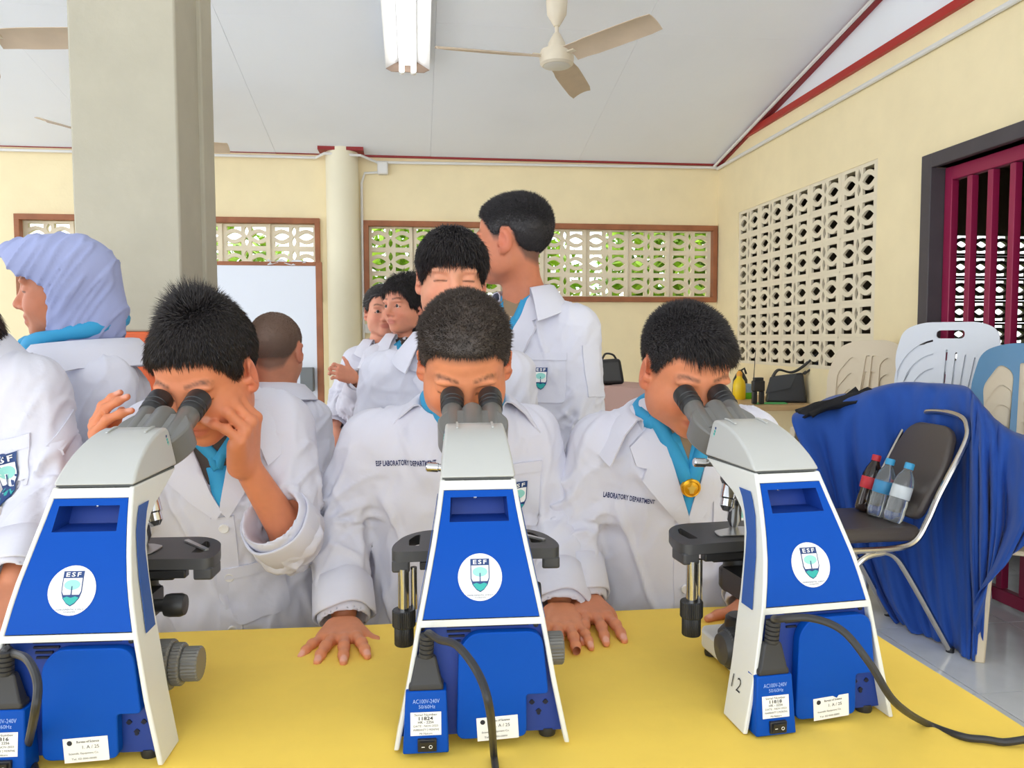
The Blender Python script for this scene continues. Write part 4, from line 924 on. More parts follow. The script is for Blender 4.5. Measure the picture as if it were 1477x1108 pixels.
    F.F[:, :, :4] = np.maximum(F.F[:, :, :4], .01)
    V, Q = F.mesh(); V = relax(V, Q, 2, .5); N = vnormals(V, Q); dsp = np.zeros(len(V)); wm = np.zeros(len(V))
    for i, s in enumerate('RL'):
        d, w = arm_folds(V, g['sh'+s], g['el'+s], g.get('cf'+s, g['wr'+s]), seed*3.7+i*9.1, amp); dsp += d*np.clip(1-wm, 0, 1); wm = np.maximum(wm, w)
    q = V-g['chest']; u, vv, w = q@lv, q@up, q@fv
    f1 = vnoise(np.stack([u*17+vv*5+seed, vv*4.5, w*9], 1)); f2 = vnoise(np.stack([u*38-vv*12, vv*13+seed, w*15], 1))
    f3 = vnoise(np.stack([u*9-vv*6+seed*1.3, vv*7+u*3, w*5], 1)); rd = lambda n, w_: np.exp(-(n/w_)**2)-.35
    dsp += (1-wm)*amp*(rd(f1, .18)*1.1+rd(f2, .2)*.40+rd(f3, .16)*.8)*np.clip((.14-vv)/.12, .15, 1)
    V = V+N*dsp[:, None]; V = relax(V, Q, 1, .3); me = mesh_np('lab_coat', V, Q); cm = coat_mat or M_coat
    co = link('lab_coat', me, cm, t, 180); pr = Coat(V, Q); pr.dist = float((g['chest']-CAM)@FW)
    pr.f = dict(lv=lv, up=up, fv=fv, nb=g['neck'], t=t, coat=co, g=g, b=b)
    for s in 'RL':
        cf = g.get('cf'+s, g['wr'+s]); d = unit(cf-g['el'+s]); r = sl[2]*b; cb = MB(); e1, e2, _ = frame_from(d); G = []
        for rr, z in ((r+.0005, -.062), (r+.0035, -.060), (r+.0045, -.03), (r+.0050, .004), (r+.0035, .007), (r+.0005, .005), (r-.001, -.02)):
            G.append([cf+d*(z+.003*math.sin(3*a+seed))+(e1*math.cos(a)*(1+.05*math.sin(2*a+seed))+e2*math.sin(a)*(1-.04*math.sin(a*2+seed)))*(rr+.0016*math.sin(5*a+seed*2)) for a in np.linspace(0, 2*math.pi, 33)])
        cb.sheet(G).build('cuff', cm, co, angle=180)
    # ---- trousers and shoes
    if trousers:
        F = Field((base[0]-.25, base[1]-.25, 0), (base[0]+.25, base[1]+.3, .8), .012); ss = MB()
        for s in (-1, 1):
            hp = np.array(base)+lv*np.array([1, 1, 0])*s*.08; F.cone(hp+np.array([0, 0, min(g['pelvis'][2], .72)-.02]), hp+np.array([0, 0, .09]), .078, .06, .02)
        V, Q = F.mesh(); link('trousers', mesh_np('trousers', V, Q), M_trou, t, 180)
        for s in (-1, 1):
            F = Field((base[0]-.3, base[1]-.3, -.02), (base[0]+.3, base[1]+.3, .12), .009); f2 = unit(np.array([fv[0], fv[1], 0])); hp = np.array(base)+unit(lv*np.array([1, 1, 0]))*s*.08
            F.cone(hp-f2*.04+np.array([0, 0, .045]), hp+f2*.12+np.array([0, 0, .032]), .040, .030, .02); F.cone(hp+np.array([0, 0, .05]), hp+np.array([0, 0, .10]), .04, .04, .02); F.F[:, :, :3] = np.maximum(F.F[:, :, :3], .01)
            V, Q = F.mesh(); link('shoe', mesh_np('shoe', V, Q), M_shoe, t, 180)
    return t, pr
def coat_front(pr, vdepth=.17, cw=.055, shirt=M_dkshirt, scarfm=M_scarf, woggle=None, buttons=3, neck_r=.056, collar_kw={}, lapel=True, shift=0.0, wr=.62, sw=.024, scarf_up=.018, scarf_on=True, scarf_rad=.011, badge=None):
    f = pr.f; lv, up, fv, nb, co, t = f['lv'], f['up'], f['fv'], f['nb'], f['coat'], f['t']; o = nb+fv*.05-up*.012; D = -fv
    h = .018
    pr.lay(grid_fill([(-cw*.95, .015), (cw*.95, .015), (cw*.6, -vdepth*.45), (shift, -vdepth), (-cw*.6, -vdepth*.45)], h), o, lv, up, D, .0035, .004).build('shirt', shirt, t, angle=180, fix=False)
    if lapel:
        for s in (-1, 1):
            pol = [(s*cw*.80, .02), (s*(cw+.038), -.022), (s*(cw+.030), -.050), (s*(cw+.012), -.055), (s*(cw+.022), -.072), (shift+s*.010, -vdepth-.012), (shift-s*.002, -vdepth+.004)]
            pr.lay(grid_fill(pol if s > 0 else pol[::-1], h), o, lv, up, D, .009, .008).build('lapel', f.get('cm', M_coat), co, angle=60, fix=False)
    mb = MB(); collar(nb, up, fv, lv, neck_r, mb, **collar_kw); mb.build('collar', M_coat, co, angle=70, fix=False)
    # button placket
    top = -vdepth-.01; L = .40
    pr.lay(grid_fill([(shift-.020, top), (shift+.018, top), (shift+.018, top-L), (shift-.020, top-L)], .022), o, lv, up, D, .0022, .004).build('placket', M_coat, co, angle=60, fix=False)
    for k in range(buttons):
        V2, F = ngon_geo([(0, 0)]) if False else (np.array([[shift, top-.022-.095*k]]), [])
        m = pr.lay((V2, F), o, lv, up, D, .003); p = np.array(m.v[0])
        MB().lathe([(.0085, -.002), (.0088, .001), (.0075, .0026), (.005, .0016), (0, .0016)], 18, p, fv).build('button', M_btn, co)
    if scarf_on:
        p = np.array(pr.lay((np.array([[shift, -vdepth*wr]]), []), o, lv, up, D, .008).v[0])
        mb = MB(); scarf(nb, up, fv, lv, neck_r-.004, mb, p, scarf_rad, scarf_up); sc = mb.build('neckerchief', scarfm, t, angle=180)
        for s in (-1, 1):
            pr.lay(grid_fill([(shift+s*.004, -vdepth*(wr-.04)), (shift+s*cw*.85, -.012), (shift+s*(cw*.85-sw), .006), (shift-s*.008, -vdepth*(wr-.12))], .02), o, lv, up, D, .006, .006).build('scarf_fold', scarfm, sc, angle=180, fix=False)
        pr.lay(grid_fill([(shift-.018, -vdepth*(wr-.02)), (shift+.018, -vdepth*(wr-.02)), (shift+.010, -vdepth*.96), (shift-.004, -vdepth*.98)], .02), o, lv, up, D, .0055, .005).build('scarf_tail', scarfm, sc, angle=180, fix=False)
        if woggle:
            wg = MB().lathe([(0, .0085), (.012, .0075), (.0165, .0045), (.0175, 0), (.0165, -.006)], 28, p+fv*.004, fv).build('woggle', M_gold, sc)
            MB().tube([p+fv*.012+(lv*math.cos(a)+up*math.sin(a))*.0135 for a in np.linspace(0, 2*math.pi, 25)[:-1]], .0013, 6, closed=True).build('rim', M_gold, wg)
            pol = [(0, .009), (.003, .004), (.008, .003), (.0045, -.001), (.003, -.008), (-.003, -.008), (-.0045, -.001), (-.008, .003), (-.003, .004)]
            MB().prism(pol, p+fv*.011, lv, up, fv, .002).build('emblem', mat('pale_gold', (250, 214, 110), .3, .5), wg)
def patch(pr, px, py, poly, nm, m, off=.004, thick=.004, par=None, U=None, W=None, h=.02, D=None):
    p, n = pr.hit(px, py); f = pr.f; U = f['lv'] if U is None else U; W = f['up'] if W is None else W; D = -n if D is None else D
    U = unit(U-D*(U@D)/(D@D)); W = unit(W-D*(W@D)-U*(W@U))
    return pr.lay(grid_fill(poly, h), p, U, W, D, off, thick, back=.08).build(nm, m, par or f['coat'], angle=60, fix=False), (p, U, W, D)
def chest_text(pr, px, py, txt, width, height, tilt=0.0):
    p, n = pr.hit(px, py); f = pr.f; U = f['lv']; W = f['up']; U = unit(U*math.cos(tilt)+W*math.sin(tilt)); D = -unit(f['fv']*.6+n*.4); W = unit(W-U*(W@U)-D*(W@D))
    V, F = text_geo(txt, width, height, .026, 1.05)
    return pr.lay((V, F), p, U, W, D, .0016, back=.06).build('embroidered_lettering', M_thread, f['coat'], fix=False, smooth=False)
def pocket(pr, px, py, w=.095, hgt=.11, crestk=None, flap=True, tilt=0.0, band=True, pos=None):
    f = pr.f; U = unit(f['lv']*math.cos(tilt)+f['up']*math.sin(tilt)); W = unit(f['up']*math.cos(tilt)-f['lv']*math.sin(tilt))
    pol = rounded([(-w/2, hgt/2), (w/2, hgt/2), (w/2, -hgt/2), (-w/2, -hgt/2)], [.002, .002, .012, .012], 3)
    if pos:
        D = -f['fv']; p = np.array(pr.lay((np.array([pos], float), []), f['nb'], f['lv'], f['up'], D, 0).v[0]); o = pr.lay(grid_fill(pol[::-1], .009), p, U, W, D, .0035, .005, back=.03).build('pocket', M_coat, f['coat'], angle=60, fix=False)
    else: o, (p, U, W, D) = patch(pr, px, py, pol[::-1], 'pocket', M_coat, .0035, .005, U=U, W=W, h=.009)
    if band: pr.lay(grid_fill([(-w/2-.001, hgt/2-.018), (w/2+.001, hgt/2-.018), (w/2+.001, hgt/2+.002), (-w/2-.001, hgt/2+.002)], .02), p, U, W, D, .0055, .004, back=.08).build('pocket_band', M_coat, o, angle=60, fix=False)
    if crestk: crest(pr, p+U*crestk[1]+W*crestk[2], U, W, D, crestk[0], o, .06, oval=False, off=.0066)
    return o
# ------------------------------------------------------------------ the pupils
def mid(a, b, t=.5): return np.asarray(a)*(1-t)+np.asarray(b)*t
def joints(pel, neck, shR, elR, wrR, shL, elL, wrL, fv, chest=None):
    A = lambda q: at(*q) if len(q) == 3 and q[0] > 20 or q[0] < -5 else np.array(q, float)
    d = dict(pelvis=A(pel), neck=A(neck), shR=A(shR), elR=A(elR), wrR=A(wrR), shL=A(shL), elL=A(elL), wrL=A(wrL), fv=np.array(fv, float)); d['chest'] = mid(d['shR'], d['shL']) if chest is None else A(chest); return d
def scope_head(sc, pitch=33, back=.012, size=1.0, dy=0, dx=0.0, yaw=0, roll=0.0, off=(0, 0, 0)):
    e = local(sc, (0, .3835, .4285))+np.array(off); a = sc.rotation_euler.z+math.radians(yaw); p = math.radians(pitch)
    f = np.array([math.sin(a)*math.cos(p), -math.cos(a)*math.cos(p), -math.sin(p)])
    H = Head((0, 0, 0), f, roll, size); eye = H.w((0, .083, .0)); H.o = e-f*back-eye+H.R[:, 2]*dy+H.R[:, 0]*dx; return H
def comb_fwd(q): return np.stack([q[:, 0]*1.5, np.full(len(q), .6), np.where(q[:, 1] > .03, -.6, -.15)], 1)
def side_down(q): return np.stack([q[:, 0]*2, np.full(len(q), -.1), np.clip(-.9+(q[:, 2]-.06)*12, -.9, .2)], 1)
def crown(q): return np.exp(-((q[:, 0]-.008)/.036)**2-((q[:, 1]+.028)/.040)**2)*np.clip((q[:, 2]-.05)/.03, 0, 1)
# --- middle front boy, buzz cut
H = scope_head(sc_C, 36, .004, .97, dy=-.001, off=(-.008, 0, 0))
J = joints((655, 860, 1.50), (667, 588, 1.40), (538, 628, 1.42), (488, 756, 1.44), (496, 884, 1.325), (762, 620, 1.44), (802, 750, 1.46), (808, 870, 1.325), (0, -1, -.2))
tip = lambda px, py: onz(px, py, .765)
w1 = at(497, 897, 1.300); w2 = at(808, 880, 1.295)
t, pr = person('boy with a dark buzz cut bending to the middle microscope, one palm on the cloth', J, H,
    hair=dict(style='short', thick=.005, m=M_hbuzz, n=16000, length=lambda q: np.where(q[:, 2] > .05, .011, .006), comb=lambda q: np.stack([-q[:, 0], np.full(len(q), .4), np.zeros(len(q))], 1), lift=.9, width=.00055, seed=3),
    stub=('short', (70, 52, 44), .75), skin=(222, 143, 102),
    hands=[dict(wrist=w1+(tip(478, 968)-w1)*.06, fwd=tip(478, 968)-w1, dorsal=(0, -.35, 1), thumb=(1, 0, 0), size=1.05, curls=[(-4, 14, 8), (-2, 12, 8), (-2, 12, 8), (0, 12, 8)], spread=(16, 3, -11, -25), thumb_dir=(.60, .79, -.06), thumb_curl=8),
           dict(wrist=w2, fwd=tip(818, 955)-w2, dorsal=(0, -.35, 1), thumb=(-1, 0, 0), size=1.03, curls=[(-4, 14, 8), (-2, 12, 8), (-2, 12, 8), (0, 12, 8)])], seed=1)
coat_front(pr, vdepth=.09, cw=.045, lapel=False, collar_kw=dict(spread=.058, drop=.040, rise=.026, open_=104, point=.014), neck_r=.066, scarf_rad=.015, scarf_up=.034)
chest_text(pr, 586, 667, 'ESF LABORATORY DEPARTMENT', .116, .0098, .10)
pocket(pr, 740, 725, .10, .12, (1.35, .010, -.004), pos=(.094, -.152))
# --- left front boy, spiky hair, both hands at the eyepieces
H = scope_head(sc_L, 30, .004, .96, dy=-.008, yaw=-14, off=(.010, 0, 0))
J = joints((345, 880, 1.49), (312, 590, 1.36), (222, 618, 1.37), (150, 738, 1.30), (158, 655, 1.215), (402, 604, 1.40), (418, 772, 1.33), (398, 752, 1.292), (0, -1, -.15))
c1 = local(sc_L, (.033, .372, .425)); wl = at(356, 672, 1.258); wr = at(150, 672, 1.255)
J['cfL'] = J['wrL']; J['wrL'] = wl; J['cfR'] = at(143, 700, 1.265); J['wrR'] = wr
t, pr = person('boy with spiky black hair holding the eyepieces of the left microscope', J, H,
    hair=dict(style='short', thick=.005, m=M_hblack, n=22000, length=lambda q: .015+.030*crown(q)+.006*np.clip(q[:, 1]/.05, 0, 1), comb=lambda q: crown(q)[:, None]*np.stack([(q[:, 0]-.01)*5, (q[:, 1]+.03)*3, np.full(len(q), .2)], 1)+(1-crown(q))[:, None]*np.stack([q[:, 0]*1.5, np.full(len(q), .35), np.full(len(q), -.8)], 1),
        lift=lambda q: .10+.85*crown(q), jit=.22, width=.0007, seed=5),
    stub=('short', (50, 40, 38), .5), skin=(216, 136, 98), cuff=(True, True), sleeve=(.060, .058, .056),
    hands=[dict(wrist=wl, fwd=(.16, -.50, .84), dorsal=(.92, -.15, -.25), thumb=(0, .8, .6), size=1.06, curls=[(46, 18, 6), (48, 18, 6), (51, 20, 8), (56, 26, 10)], spread=(1, 0, -1, -2), thumb_dir=(.15, .85, -.55), thumb_curl=5),
           dict(wrist=wr, fwd=(.02, -.50, .86), dorsal=(-.92, -.15, -.25), thumb=(0, .8, .6), size=.94, curls=[(30, 22, 8), (36, 24, 10), (44, 26, 10), (56, 32, 12)], spread=(3, 0, -2, -4), thumb_dir=(.15, .85, -.55), thumb_curl=5)], seed=2)
# bare forearm continues from the rolled cuff to the wrist
g = pr.f['g']
coat_front(pr, vdepth=.140, cw=.055, sw=.014, scarf_rad=.008, wr=.45, collar_kw=dict(spread=.062, drop=.06, rise=.03, open_=140), neck_r=.060, shift=.012)
chest_text(pr, 224, 682, 'ESF LABORATORY DEPARTMENT', .112, .0090, .04)
pocket(pr, 372, 850, .10, .10, None, tilt=.05)
# --- right front boy
H = scope_head(sc_R, 27, .006, .95, dy=-.006, off=(.011, 0, 0))
J = joints((965, 880, 1.51), (978, 600, 1.405), (866, 632, 1.43), (824, 752, 1.45), (838, 856, 1.37), (1082, 622, 1.44), (1120, 760, 1.44), (1085, 868, 1.34), (0, -1, -.15))
w1 = at(846, 866, 1.345); w2 = at(1082, 872, 1.33)
t, pr = person('boy with a short black fringe and gold scarf ring looking into the right microscope', J, H,
    hair=dict(style='short', thick=.003, m=M_hblack, n=20000, length=lambda q: .009+.022*np.clip((q[:, 1]-.035)/.03, 0, 1)*np.clip((.055-q[:, 0])/.03, 0, 1)+.005*np.clip((q[:, 2]-.03)/.05, 0, 1), comb=lambda q: np.stack([q[:, 0]*1.2+np.where(q[:, 1] > .03, -.25, 0), np.full(len(q), .5), np.where(q[:, 1] > .04, -.9, -.15)], 1), lift=lambda q: np.where(q[:, 1] > .05, .25, .85), seed=8, width=.00065),
    stub=('short', (60, 44, 40), .6), skin=(216, 138, 100),
    hands=[dict(wrist=w1, fwd=tip(872, 940)-w1, dorsal=(0, -.35, 1), thumb=(1, 0, 0), size=1.05, curls=[(-2, 14, 8), (-2, 12, 8), (0, 12, 8), (0, 12, 8)], spread=(12, 2, -9, -22), thumb_dir=(.35, .80, -.45), thumb_curl=10),
           dict(wrist=w2, fwd=tip(1085, 930)-w2, dorsal=(0, -.35, 1), thumb=(-1, 0, 0), size=.92)], seed=3)
coat_front(pr, vdepth=.150, wr=.56, sw=.034, cw=.060, shirt=M_khaki, woggle=True, collar_kw=dict(spread=.060, drop=.058, rise=.022, open_=122, point=.02), neck_r=.074, scarf_rad=.014, scarf_up=.024)
chest_text(pr, 907, 718, 'LABORATORY DEPARTMENT', .094, .0095, -.04)
pocket(pr, 1040, 730, .10, .12, (1.3, .012, -.008), pos=(.098, -.165))
# --- boy behind the middle, wet black fringe
H = Head(at(651, 402, 1.70), (.05, -1, -.10), 0.02, .96)
J = joints((640, 820, 1.80), (648, 492, 1.76), (556, 535, 1.78), (530, 690, 1.78), (560, 800, 1.66), (738, 535, 1.80), (760, 690, 1.80), (735, 800, 1.68), (0, -1, 0))
t, pr = person('boy with a wet black fringe standing right behind the buzz-cut boy', J, H,
    hair=dict(style='fringe', thick=.007, m=M_hblack, n=14000, length=lambda q: .014+.016*np.clip(q[:, 1]/.03, 0, 1), comb=lambda q: np.stack([q[:, 0]*2, np.full(len(q), .35), np.where(q[:, 1] > .0, -.8, -.35)], 1), lift=.16, jit=.22, width=.0010, seed=11),
    stub=('fringe', (60, 44, 40), .5), skin=(226, 158, 126), seed=4)
coat_front(pr, vdepth=.15, collar_kw=dict(spread=.056, drop=.055, open_=140), neck_r=.060)
# --- tall boy turned to the left
H = Head(at(739, 349, 2.05), (-.86, .46, -.02), 0.0, 1.06)
J = joints((775, 760, 2.08), (757, 432, 2.09), (708, 480, 2.20), (690, 640, 2.2), (700, 740, 2.1), (828, 468, 2.03), (842, 615, 2.0), (822, 745, 1.92), (-.7, -.7, 0))
t, pr = person('tall boy standing behind, face turned away to the left', J, H,
    hair=dict(style='short', thick=.003, m=M_hfade, n=28000, length=lambda q: .0065+.011*np.clip((q[:, 2]-.03)/.06, 0, 1), comb=lambda q: np.stack([q[:, 0]*.5, np.full(len(q), .6), np.full(len(q), -.1)], 1), lift=.6, width=.0007, seed=14),
    stub=('short', (84, 68, 62), .8), skin=(206, 130, 98), seed=5, build=1.14, neck_r=.046, vh=.0035, hem=.55)
coat_front(pr, vdepth=.20, cw=.062, shirt=M_khaki, collar_kw=dict(spread=.062, drop=.06, rise=.045, open_=135), neck_r=.062)
pocket(pr, 786, 545, .105, .125, (1.3, -.01, -.005))
patch(pr, 857, 535, [(-.026, -.065), (.026, -.065), (.026, .065), (-.026, .065)], 'sleeve_pocket', M_coat, .004, .005, U=np.array([.9, .4, 0]), W=np.array([0, 0, 1.]))
# --- boy with shaved head seen from behind
H = Head(at(398, 506, 2.25), (.12, 1, -.08), 0.0, .98)
J = joints((400, 900, 2.25), (400, 562, 2.27), (448, 600, 2.26), (458, 745, 2.24), (440, 860, 2.1), (356, 602, 2.32), (358, 745, 2.34), (366, 860, 2.25), (0, 1, 0))
t, pr = person('boy with a shaved head seen from behind, in front of the whiteboard', J, H,
    hair=dict(style='short', thick=.0015, m=mat('shaved_brown_hair', (112, 88, 74), .6), n=12000, length=lambda q: np.full(len(q), .0035), lift=1.0, width=.0006, seed=17, sink=.001),
    stub=('short', (100, 78, 66), .8), skin=(200, 134, 104), seed=6, vh=.0035)
mb = MB(); f = pr.f; collar(f['nb'], f['up'], f['fv'], f['lv'], .058, mb, spread=.05, drop=.045, rise=.02); mb.build('collar', M_coat, f['coat'], angle=70, fix=False)
# --- girl with long black hair and the girl beside her, far behind
H = Head(at(586, 441, 2.90), (-.72, -.70, -.05), 0.0, .97)
J = joints((570, 760, 2.95), (587, 489, 2.95), (546, 515, 2.93), (510, 585, 2.92), (520, 550, 2.76), (630, 515, 2.95), (640, 600, 2.95), (630, 680, 2.85), (-.3, -1, 0))
w1 = at(512, 545, 2.74)
t, pr = person('girl with long black hair half hidden behind the fringe boy', J, H,
    hair=dict(style='long', thick=.010, m=M_hblack, n=9000, length=lambda q: np.full(len(q), .03), comb=side_down, lift=.08, jit=.12, width=.001, seed=19), eyes='open', skin=(222, 150, 122), seed=7, vh=.0035,
    hands=[dict(wrist=w1, fwd=at(492, 537, 2.72)-w1, dorsal=(.1, -.9, .3), thumb=(0, -.2, .8), size=.80, curls=[(40, 50, 30)]*4)])
coat_front(pr, vdepth=.14, collar_kw=dict(spread=.05, drop=.05), neck_r=.058)
H = Head(at(553, 450, 3.12), (.15, -1, -.02), 0.0, .95)
J = joints((535, 760, 3.14), (552, 497, 3.15), (516, 518, 3.14), (490, 600, 3.10), (478, 612, 2.9), (592, 518, 3.18), (605, 610, 3.18), (595, 680, 3.1), (0, -1, 0))
J['elR'] = at(497, 575, 3.12); J['wrR'] = at(484, 612, 3.0); w1 = at(482, 618, 2.99)
t, pr = person('smaller pupil with tied-back hair at the far left of the two distant faces', J, H,
    hair=dict(style='short', thick=.007, m=M_hblack, n=6000, length=lambda q: np.full(len(q), .02), comb=lambda q: np.stack([q[:, 0]*2, np.full(len(q), -.8), np.full(len(q), -.2)], 1), lift=.1, jit=.15, width=.001, seed=21), eyes='open', skin=(226, 158, 130), seed=8, vh=.0035,
    hands=[dict(wrist=w1, fwd=at(474, 655, 2.96)-w1, dorsal=(-.5, -.8, 0), thumb=(.5, -.5, .3), size=.95, curls=[(20, 35, 20)]*4)])
coat_front(pr, vdepth=.14, collar_kw=dict(spread=.05, drop=.05), neck_r=.058)
# --- girl in a pale blue headscarf, profile to the left
H = Head(at(99, 418, 1.56), (-.98, -.18, -.06), 0.0, .95)
J = joints((150, 860, 1.62), (118, 502, 1.60), (100, 548, 1.74), (80, 690, 1.74), (60, 760, 1.66), (150, 545, 1.50), (160, 705, 1.48), (110, 800, 1.40), (-1, -.25, 0))
t, pr = person('girl in a pale blue headscarf standing in profile before the square column', J, H, hair=None, skin=(196, 124, 92), seed=9, flush=.7, build=1.02)
M_hij = mat('pale_blue_headscarf', (160, 168, 210), .8, bump=[(35, .12, .005), (600, .06, .001)])
F = Field(H.o-.26, H.o+.26, .004); h = H
h.e(F, (0, -.012, .030), (.086, .092, .086), .02); h.e(F, (0, -.012, -.01), (.090, .05, .06), .02); h.e(F, (0, -.008, -.050), (.068, .070, .070), .03); h.e(F, (0, -.060, -.040), (.058, .050, .062), .03)
F.cone(h.w((0, -.02, -.09)), pr.f['nb']-pr.f['up']*.005, .066, .078, .04)
h.e(F, (0, .050, .050), (.078, .085, .062), .03)                       # stiff brim pushed forward
h.e(F, (0, .060, .000), (.069, .120, .082), .010, 'sub'); h.e(F, (0, .045, -.070), (.052, .070, .060), .012, 'sub')
ax = [F.lo[k]+F.h*np.arange(F.n[k]) for k in range(3)]; G = np.stack(np.meshgrid(*ax, indexing='ij'), -1).reshape(-1, 3); q = H.loc(G)
cut = (q[:, 1]-np.interp(q[:, 2], [-.20, -.08, -.045, .10, .13], [.07, .046, .038, .125, .14]))*.8; cut = cut.reshape(F.F.shape); e = np.maximum(.006-np.abs(F.F-cut), 0); F.F = (np.maximum(F.F, cut)+e*e/.024).astype(np.float32)
V, Q = F.mesh(); V = relax(V, Q, 2, .5); N = vnormals(V, Q); q = H.loc(V)
pn = vnoise(np.stack([q[:, 1]*62+q[:, 2]*44, q[:, 0]*10, q[:, 1]*5-q[:, 2]*6], 1)); fold = np.exp(-(pn/.2)**2)*1.6-.5*np.clip((-q[:, 1]+.02)/.05, 0, 1)*np.clip((.05-q[:, 2])/.07, 0, 1)
V = V+N*(fold*.0030)[:, None]; V = relax(V, Q, 1, .3); link('headscarf', mesh_np('headscarf', V, Q), M_hij, t, 180)
f = pr.f; mb = MB(); pts = []
for p in np.radians(np.linspace(-178, 178, 40)): pts.append(f['nb']+(f['lv']*math.sin(p)*.096-f['fv']*math.cos(p)*(.076 if math.cos(p) > 0 else .096))+f['up']*(.064-.058*abs(p)/3.1))
mb.tube(pts, [.016+.003*math.sin(i*.9) for i in range(40)], 10); mb.build('neckerchief', M_scarf, t, angle=180)
mb = MB(); collar(f['nb'], f['up'], f['fv'], f['lv'], .098, mb, spread=.055, drop=.060, rise=.014, open_=150); mb.build('collar', M_coat, f['coat'], angle=70, fix=False)
patch(pr, 178, 640, [(-.020, -.05), (.020, -.05), (.020, .05), (-.020, .05)], 'sleeve_pocket', M_coat, .004, .005, U=np.array([1., .1, 0]), W=np.array([0, 0, 1.]))
# --- pupil cut by the left frame edge
H = Head(at(-122, 452, 1.22), (-.1, -.8, -.55), -.1, 1.0)
J = joints((-30, 900, 1.42), (-62, 512, 1.30), (-170, 560, 1.30), (-210, 700, 1.26), (-140, 800, 1.1), (45, 548, 1.30), (72, 712, 1.27), (25, 830, 1.13), (-.1, -1, -.1))
w1 = at(18, 848, 1.12)
t, pr = person('pupil in a lab coat cut off by the left edge, crest on the breast pocket', J, H,
    hair=dict(style='long', thick=.010, m=mat('dark_brown_long_hair', (72, 54, 48), .5, vary=(60, .3)), n=9000, length=lambda q: np.full(len(q), .035), comb=side_down, lift=.1, jit=.12, width=.001, seed=23), skin=(206, 136, 104), seed=10,
    hands=[dict(wrist=w1, fwd=at(-10, 905, 1.06)-w1, dorsal=(0, -.6, .8), thumb=(-1, 0, 0), size=.94, curls=[(20, 30, 20)]*4)])
coat_front(pr, vdepth=.16, collar_kw=dict(spread=.055, drop=.05), neck_r=.060)
pocket(pr, 2, 690, .10, .125, (1.7, .012, .004), pos=(.136, -.192), tilt=.20)
patch(pr, 100, 622, [(-.014, -.045), (.014, -.045), (.014, .045), (-.014, .045)], 'sleeve_pocket', M_coat, .004, .005, U=np.array([1., .1, 0]), W=np.array([.25, 0, 1.]))
# ------------------------------------------------------------------ ceiling fans and lamp
M_fan = mat('cream_fan_enamel', (226, 214, 192), .4, vary=(12, .06)); M_fanb = mat('beige_fan_blade', (206, 184, 158), .45, vary=(9, .08))
def fan(label, c, ang, zc):
    t = thing('ceiling_fan', label, 'ceiling fan', (c[0], c[1], zc), 0, 'ceiling fans'); x, y, z = c
    MB().lathe([(0, -.055), (.075, -.055), (.088, -.045), (.092, -.01), (.086, .022), (.050, .030), (.045, .062), (.022, .105), (.014, .115)], 32, (x, y, z)).build('motor', M_fan, t)
    MB().lathe([(0, -.064), (.055, -.062), (.070, -.0555)], 28, (x, y, z)).build('bottom_cap', mat('fan_cap', (214, 208, 196), .3), t)
    MB().cyl((x, y, z+.10), (x, y, zc-.02), .010, n=10).build('down_rod', M_fan, t)
    MB().lathe([(.016, .15), (.052, .21), (.058, .30), (.045, .34), (.014, .36)], 24, (x, y, z)).build('canopy', M_fan, t)
    for a in ang:
        a = math.radians(a); d = np.array([math.cos(a), math.sin(a), 0]); n = np.array([-math.sin(a), math.cos(a), 0]); G = []
        for s in np.linspace(.10, .64, 9):
            w = .058 if s < .2 else .062+.004*math.sin(s*5); w = w*(.86 if s > .63 else 1)
            G.append([np.array(c)+d*s+n*(u*w)+np.array([0, 0, -.012-.02*u-.010*(1-u*u)*-1]) for u in np.linspace(-1, 1, 6)])
        b = MB().sheet(G, .003).build('blade', M_fanb, t)
        MB().box(np.array(c)+d*.105+np.array([0, 0, -.006]), (.06, .04, .006), rz(a)).build('bracket', M_fan, b)
    return t
def ceil_at(x, y): return cz(y)
p = at(803, 80, 4.1); fan('cream three-blade ceiling fan in the middle of the white ceiling', p, (186, 306, 66), cz(p[1])-.004)
p = at(-42, 52, 3.3); fan('ceiling fan at the left edge, mostly out of frame', p, (352, 112, 232), cz(p[1])-.004)
p = at(186, 206, 5.2); fan('ceiling fan almost hidden behind the square column', p, (2, 122, 242), cz(p[1])-.004)
lt = thing('fluorescent_lamp', 'twin-tube fluorescent lamp with white reflector on the ceiling', 'ceiling lamp', at(590, 60, 4.5)*np.array([1, 1, 0])+np.array([0, 0, cz(4.4)]))
ex = at(588, 90, 4.85); X0 = ex[0]; Y1 = ex[1]; Y0 = Y1-1.28
def lp(x, y, dz): return (X0+x, y, cz(y)+dz)
M_refl = mat('white_reflector_enamel', (225, 226, 228), .3); M_rust = mat('worn_end_plate', (150, 128, 112), .6)
sec = [(-.135, -.062), (-.060, -.018), (-.030, -.010), (.030, -.010), (.060, -.018), (.135, -.062)]
MB().sheet([[lp(x, y, dz) for x, dz in sec] for y in (Y0, Y1)], .004).build('reflector', M_refl, lt, angle=20)
MB().sheet([[lp(x, y, dz) for x, dz in ((-.05, -.016), (-.05, -.045), (.05, -.045), (.05, -.016))] for y in (Y0+.01, Y1-.01)], .002).build('ballast_box', M_refl, lt, angle=20)
for y in (Y0, Y1): MB().prism([(a, b) for a, b in sec]+[(.10, -.080), (-.10, -.080)], (X0, y-.004, cz(y)), (1, 0, 0), (0, 0, 1), (0, 1, 0), .006).build('end_plate', M_rust, lt)
